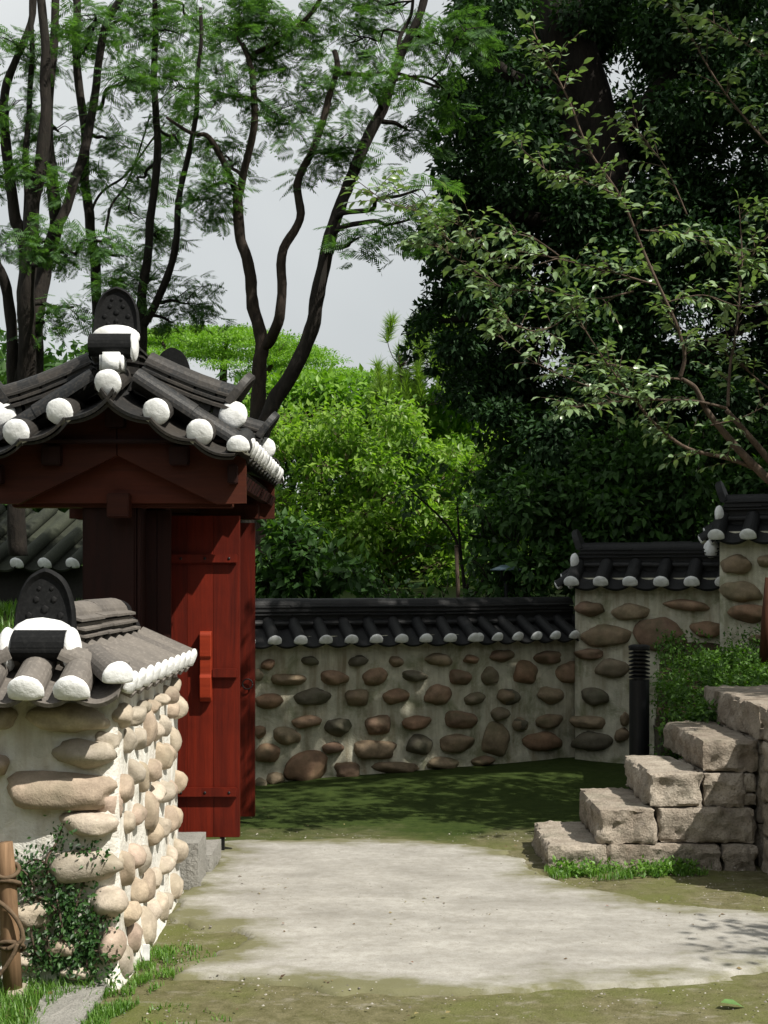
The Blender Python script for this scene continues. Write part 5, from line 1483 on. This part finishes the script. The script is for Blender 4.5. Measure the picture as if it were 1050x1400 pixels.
# ------------------------------------------------------------------ ivy on the end of the near wall
iv = thing('ivy', 'dark green ivy climbing the end of the near wall', 'ivy', P(100, 1335, 5.47))
T = Tubes(); so_ = Soup(); rs = random.Random(15)
YI = Y0 - 0.06
runs = [[(92, 1320), (85, 1260), (75, 1215), (62, 1180), (78, 1150), (84, 1128)], [(100, 1325), (100, 1270), (110, 1220), (125, 1185), (135, 1165)], [(70, 1318), (60, 1250), (40, 1200), (22, 1185)],
        [(120, 1325), (118, 1280), (128, 1240)], [(60, 1325), (45, 1280), (48, 1240)], [(90, 1260), (70, 1235), (45, 1222), (30, 1205)], [(110, 1280), (135, 1262), (148, 1250)], [(95, 1225), (90, 1195), (104, 1172), (112, 1160)], [(80, 1300), (52, 1302), (36, 1322)], [(115, 1300), (140, 1302), (150, 1318)], [(62, 1180), (44, 1176), (30, 1188)]]
for r_ in runs:
    pts = [P(x, y, YI + rs.uniform(-0.02, 0.03)) for x, y in r_]
    q = branchy(T, pts, [0.005] * (len(pts) - 1) + [0.002], 5, 0, 5, 1, 0.01)
    for v in q:
        nL = 9
        pos = np.array(v)[None] + rng.normal(size=(nL, 3)) * np.array([0.03, 0.015, 0.03])
        so_.add(*scatter(LEAF4, pos, rand_dir(nL) * 0.7 + np.array([0, -0.3, -0.5]), np.array([0, -1.0, 0.35]) + 0.45 * rng.normal(size=(nL, 3)), 0.024 * rng.uniform(0.6, 1.2, nL)))
for (px, py, rx, ry, n) in [(92, 1225, 22, 24, 300), (92, 1258, 30, 26, 460), (105, 1285, 34, 26, 460), (85, 1305, 42, 20, 400), (110, 1248, 18, 22, 160), (30, 1195, 20, 14, 110), (66, 1200, 12, 12, 50), (100, 1320, 44, 14, 260), (125, 1310, 18, 18, 140), (50, 1290, 16, 20, 90)]:
    n = int(n * 0.33)
    pos = np.array(P(px, py, YI))[None] + rng.normal(size=(n, 3)) * np.array([rx * Y0 / F * 0.5, 0.011, ry * Y0 / F * 0.55])
    pos[:, 1] = np.minimum(pos[:, 1], Y0 - 0.02)
    so_.add(*scatter(LEAF4, pos, rand_dir(n) * 0.8 + np.array([0, -0.3, -0.5]), np.array([0, -1.0, 0.45]) + 0.35 * rng.normal(size=(n, 3)), 0.025 * rng.uniform(0.45, 1.35, n)))
obj('stems', T.mesh('ivy_stems'), M_BARK_CH, iv); obj('leaves', so_.mesh('ivy_leaves'), M_LF_IVY, iv, kind='stuff')

# ------------------------------------------------------------------ rope fence post, slab, small things
YP = 5.30
fp = thing('fence_post', 'weathered wooden fence post bound with dark rope at lower left', 'post', P(14, 1352, YP))
T = Tubes(); T.add([P(18, 1362, YP), P(14, 1280, YP), P(10, 1200, YP), P(6, 1152, YP)], [0.036, 0.035, 0.034, 0.032], 14, 0.12, 3)
obj('shaft', T.mesh('fence_post_shaft'), M_POST, fp)
rp = thing('rope', 'dark twisted rope tied round the fence post', 'rope', P(10, 1290, YP - 0.05))
T = Tubes()
for z0, tilt, k in ((1190, 0.02, 0.041), (1208, -0.02, 0.043), (1286, 0.02, 0.044), (1294, -0.03, 0.046)):
    c = P(9 + (z0 - 1152) * 0.05, z0, YP)
    T.add([c + Vector((math.cos(a) * k, math.sin(a) * k, math.sin(a * 1.0) * tilt)) for a in np.linspace(0, 6.283, 21)], [0.0085] * 21, 7)
T.add(smooth_path([P(-20, 1222, YP - 0.05), P(8, 1240, YP - 0.05), P(26, 1262, YP - 0.05), P(30, 1285, YP - 0.05), P(10, 1298, YP - 0.05)], [0.009] * 5, 6)[0], [0.009] * 25, 7)
T.add(smooth_path([P(24, 1290, YP - 0.055), P(14, 1312, YP - 0.06), P(-12, 1345, YP - 0.06), P(-50, 1370, YP - 0.06)], [0.008] * 4, 6)[0], [0.008] * 19, 7)
obj('strands', T.mesh('rope'), M_ROPE, rp)
def slab(name, label, cat, poly_px, h, mat, seed):
    pts = [Vector((*G(*p), 0)) for p in poly_px]; c = sum(pts, Vector()) / len(pts)
    bm = bmesh.new(); rings = []
    dense = []
    for a, b in zip(pts, pts[1:] + pts[:1]):
        for i in range(6): dense.append(a.lerp(b, i / 6))
    dense = [p + Vector((noise.noise(p * 9), noise.noise(p * 9 + Vector((5, 0, 0))), 0)) * 0.015 for p in dense]
    for k, (s, z) in enumerate(((1.02, -0.03), (1.0, h * 0.7), (0.96, h), (0.75, h), (0.5, h), (0.25, h))):
        rings.append([bm.verts.new(c + (p - c) * s + Vector((0, 0, z + (0.006 * noise.noise((c + (p - c) * s) * 12) if k > 1 else 0)))) for p in dense])
    n = len(dense)
    for a, b in zip(rings[:-1], rings[1:]):
        for i in range(n): bm.faces.new((a[i], a[(i + 1) % n], b[(i + 1) % n], b[i]))
    bm.faces.new(rings[-1]); bmesh.ops.recalc_face_normals(bm, faces=bm.faces[:])
    return obj(name, bm_mesh(name, bm), mat, None, label=label, category=cat)
slab('stepping_stone', 'flat grey stepping stone set in the grass at lower left', 'stone', [(62, 1362), (95, 1348), (150, 1346), (135, 1372), (112, 1400), (95, 1440), (20, 1440), (40, 1400)], 0.022, M_GRAN_GREY, 1)
slab('cobble', 'small rounded stone in the grass below the fence post', 'stone', [(4, 1358), (20, 1354), (35, 1357), (30, 1366), (8, 1368)], 0.035, M_ST_NEAR, 2)
pt_ = G(200, 1310)
box('plant_tag', (pt_[0] - 0.014, pt_[1] - 0.004, -0.01), (pt_[0] + 0.014, pt_[1] + 0.002, 0.058), plain_mat('white_plastic', (0.72, 0.73, 0.74), 0.5), None, 0.001, label='small white plastic tag stuck in the soil by the near wall', category='tag')
def fallen(label, px, py, size, mat, ang):
    p = G(px, py); d = Vector((math.cos(ang), math.sin(ang), 0)); z = Vector((0.1, -0.15, 1)).normalized(); d = (d - z * d.dot(z)).normalized()
    obj('fallen_leaf', one, mat, None, frame(Vector((p[0], p[1], 0.018)), d.cross(z) * size, d * size, z * size), label=label, category='leaf')
M_DEAD = plain_mat('dead_leaf', (0.16, 0.07, 0.035), 0.8); M_FRESH = plain_mat('fresh_leaf', (0.09, 0.17, 0.05), 0.5)
fallen('green fallen leaf lying on the ground at lower right', 985, 1377, 0.10, M_FRESH, 0.15)
fallen('dead brown leaf curled on the stepping stone', 85, 1349, 0.075, M_DEAD, 0.5)
fallen('dead brown leaf at the edge of the stepping stone near the fence post', 68, 1368, 0.06, M_DEAD, 1.9)
fallen('dead red leaf at the lowest edge of the stepping stone', 48, 1388, 0.05, M_DEAD, 2.6)
fallen('tiny red leaf on the sunlit concrete left of the middle', 386, 1268, 0.02, M_DEAD, 1.0)
fallen('tiny red leaf on the sunlit concrete below the stairs', 828, 1243, 0.022, M_DEAD, 0.3)
fallen('tiny red leaf on the concrete near the middle of the path', 565, 1322, 0.02, M_DEAD, 2.2)

# ------------------------------------------------------------------ grit, litter, and the small tree whose shadow crosses the path
so_ = Soup(); n = 5200
PEB = (np.array([[1, 0, 0], [-1, 0, 0], [0, 1, 0], [0, -1, 0], [0, 0, 0.7], [0.5, 0.6, 0.45], [-0.6, 0.4, 0.5]]) * 0.5, np.array([[0, 2, 5], [2, 6, 5], [0, 5, 4], [5, 6, 4], [2, 1, 6], [6, 1, 4], [1, 3, 4], [3, 0, 4]]))
X_ = rng.uniform(-1.0, 2.6, n); Y_ = 5.0 + 3.7 * rng.random(n)
k_ = np.array([noise.noise(Vector((a * 2.5, b * 2.5, 7))) for a, b in zip(X_, Y_)]) > -0.15
X_, Y_ = X_[k_], Y_[k_]; n = len(X_)
so_.add(*scatter(PEB, np.stack([X_, Y_, np.full(n, 0.008)], 1), np.stack([rng.normal(size=n), rng.normal(size=n), np.zeros(n)], 1), np.tile([0, 0, 1.0], (n, 1)), 0.0035 + 0.011 * rng.random(n) ** 4))
N = Nodes('grit'); g_ = N.n('NewGeometry')
M_GRIT = N.done(N.ramp(g_.outputs['Random Per Island'], [(0.0, (0.09, 0.08, 0.065)), (0.6, (0.22, 0.20, 0.17)), (1.0, (0.38, 0.36, 0.32))]), 0.9)
obj('grit', so_.mesh('grit'), M_GRIT, label='loose grit scattered over path and soil', category='grit', kind='stuff')
so_ = Soup(); n = 1100
X_ = rng.uniform(-1.0, 2.6, n); Y_ = rng.uniform(5.0, 9.6, n)
k_ = np.array([noise.noise(Vector((a * 1.6, b * 1.6, 3))) for a, b in zip(X_, Y_)]) > 0.22
X_, Y_ = X_[k_], Y_[k_]; n = len(X_)
so_.add(*scatter(LEAF4, np.stack([X_, Y_, np.full(n, 0.014)], 1), np.stack([rng.normal(size=n), rng.normal(size=n), 0.1 * rng.normal(size=n)], 1), np.array([0, 0, 1.0]) + 0.35 * rng.normal(size=(n, 3)), 0.008 + 0.022 * rng.random(n) ** 2))
N = Nodes('litter'); g_ = N.n('NewGeometry')
M_LIT = N.done(N.ramp(g_.outputs['Random Per Island'], [(0.0, (0.06, 0.035, 0.018)), (0.5, (0.15, 0.10, 0.045)), (1.0, (0.20, 0.18, 0.07))]), 0.85)
obj('leaf_litter', so_.mesh('leaf_litter'), M_LIT, label='tiny dry leaf scraps strewn over the ground', category='litter', kind='stuff')
rs = random.Random(44)
bl = [(3.55 + rs.uniform(-0.35, 0.75), 4.75 + rs.uniform(-0.35, 0.4), rs.uniform(2.2, 2.9), rs.uniform(0.16, 0.3)) for k in range(10)]
shade_tree('small tree beyond the right edge whose shadow dapples the path', (4.6, 4.6, 0.0), bl, 0.07, 900, 5)
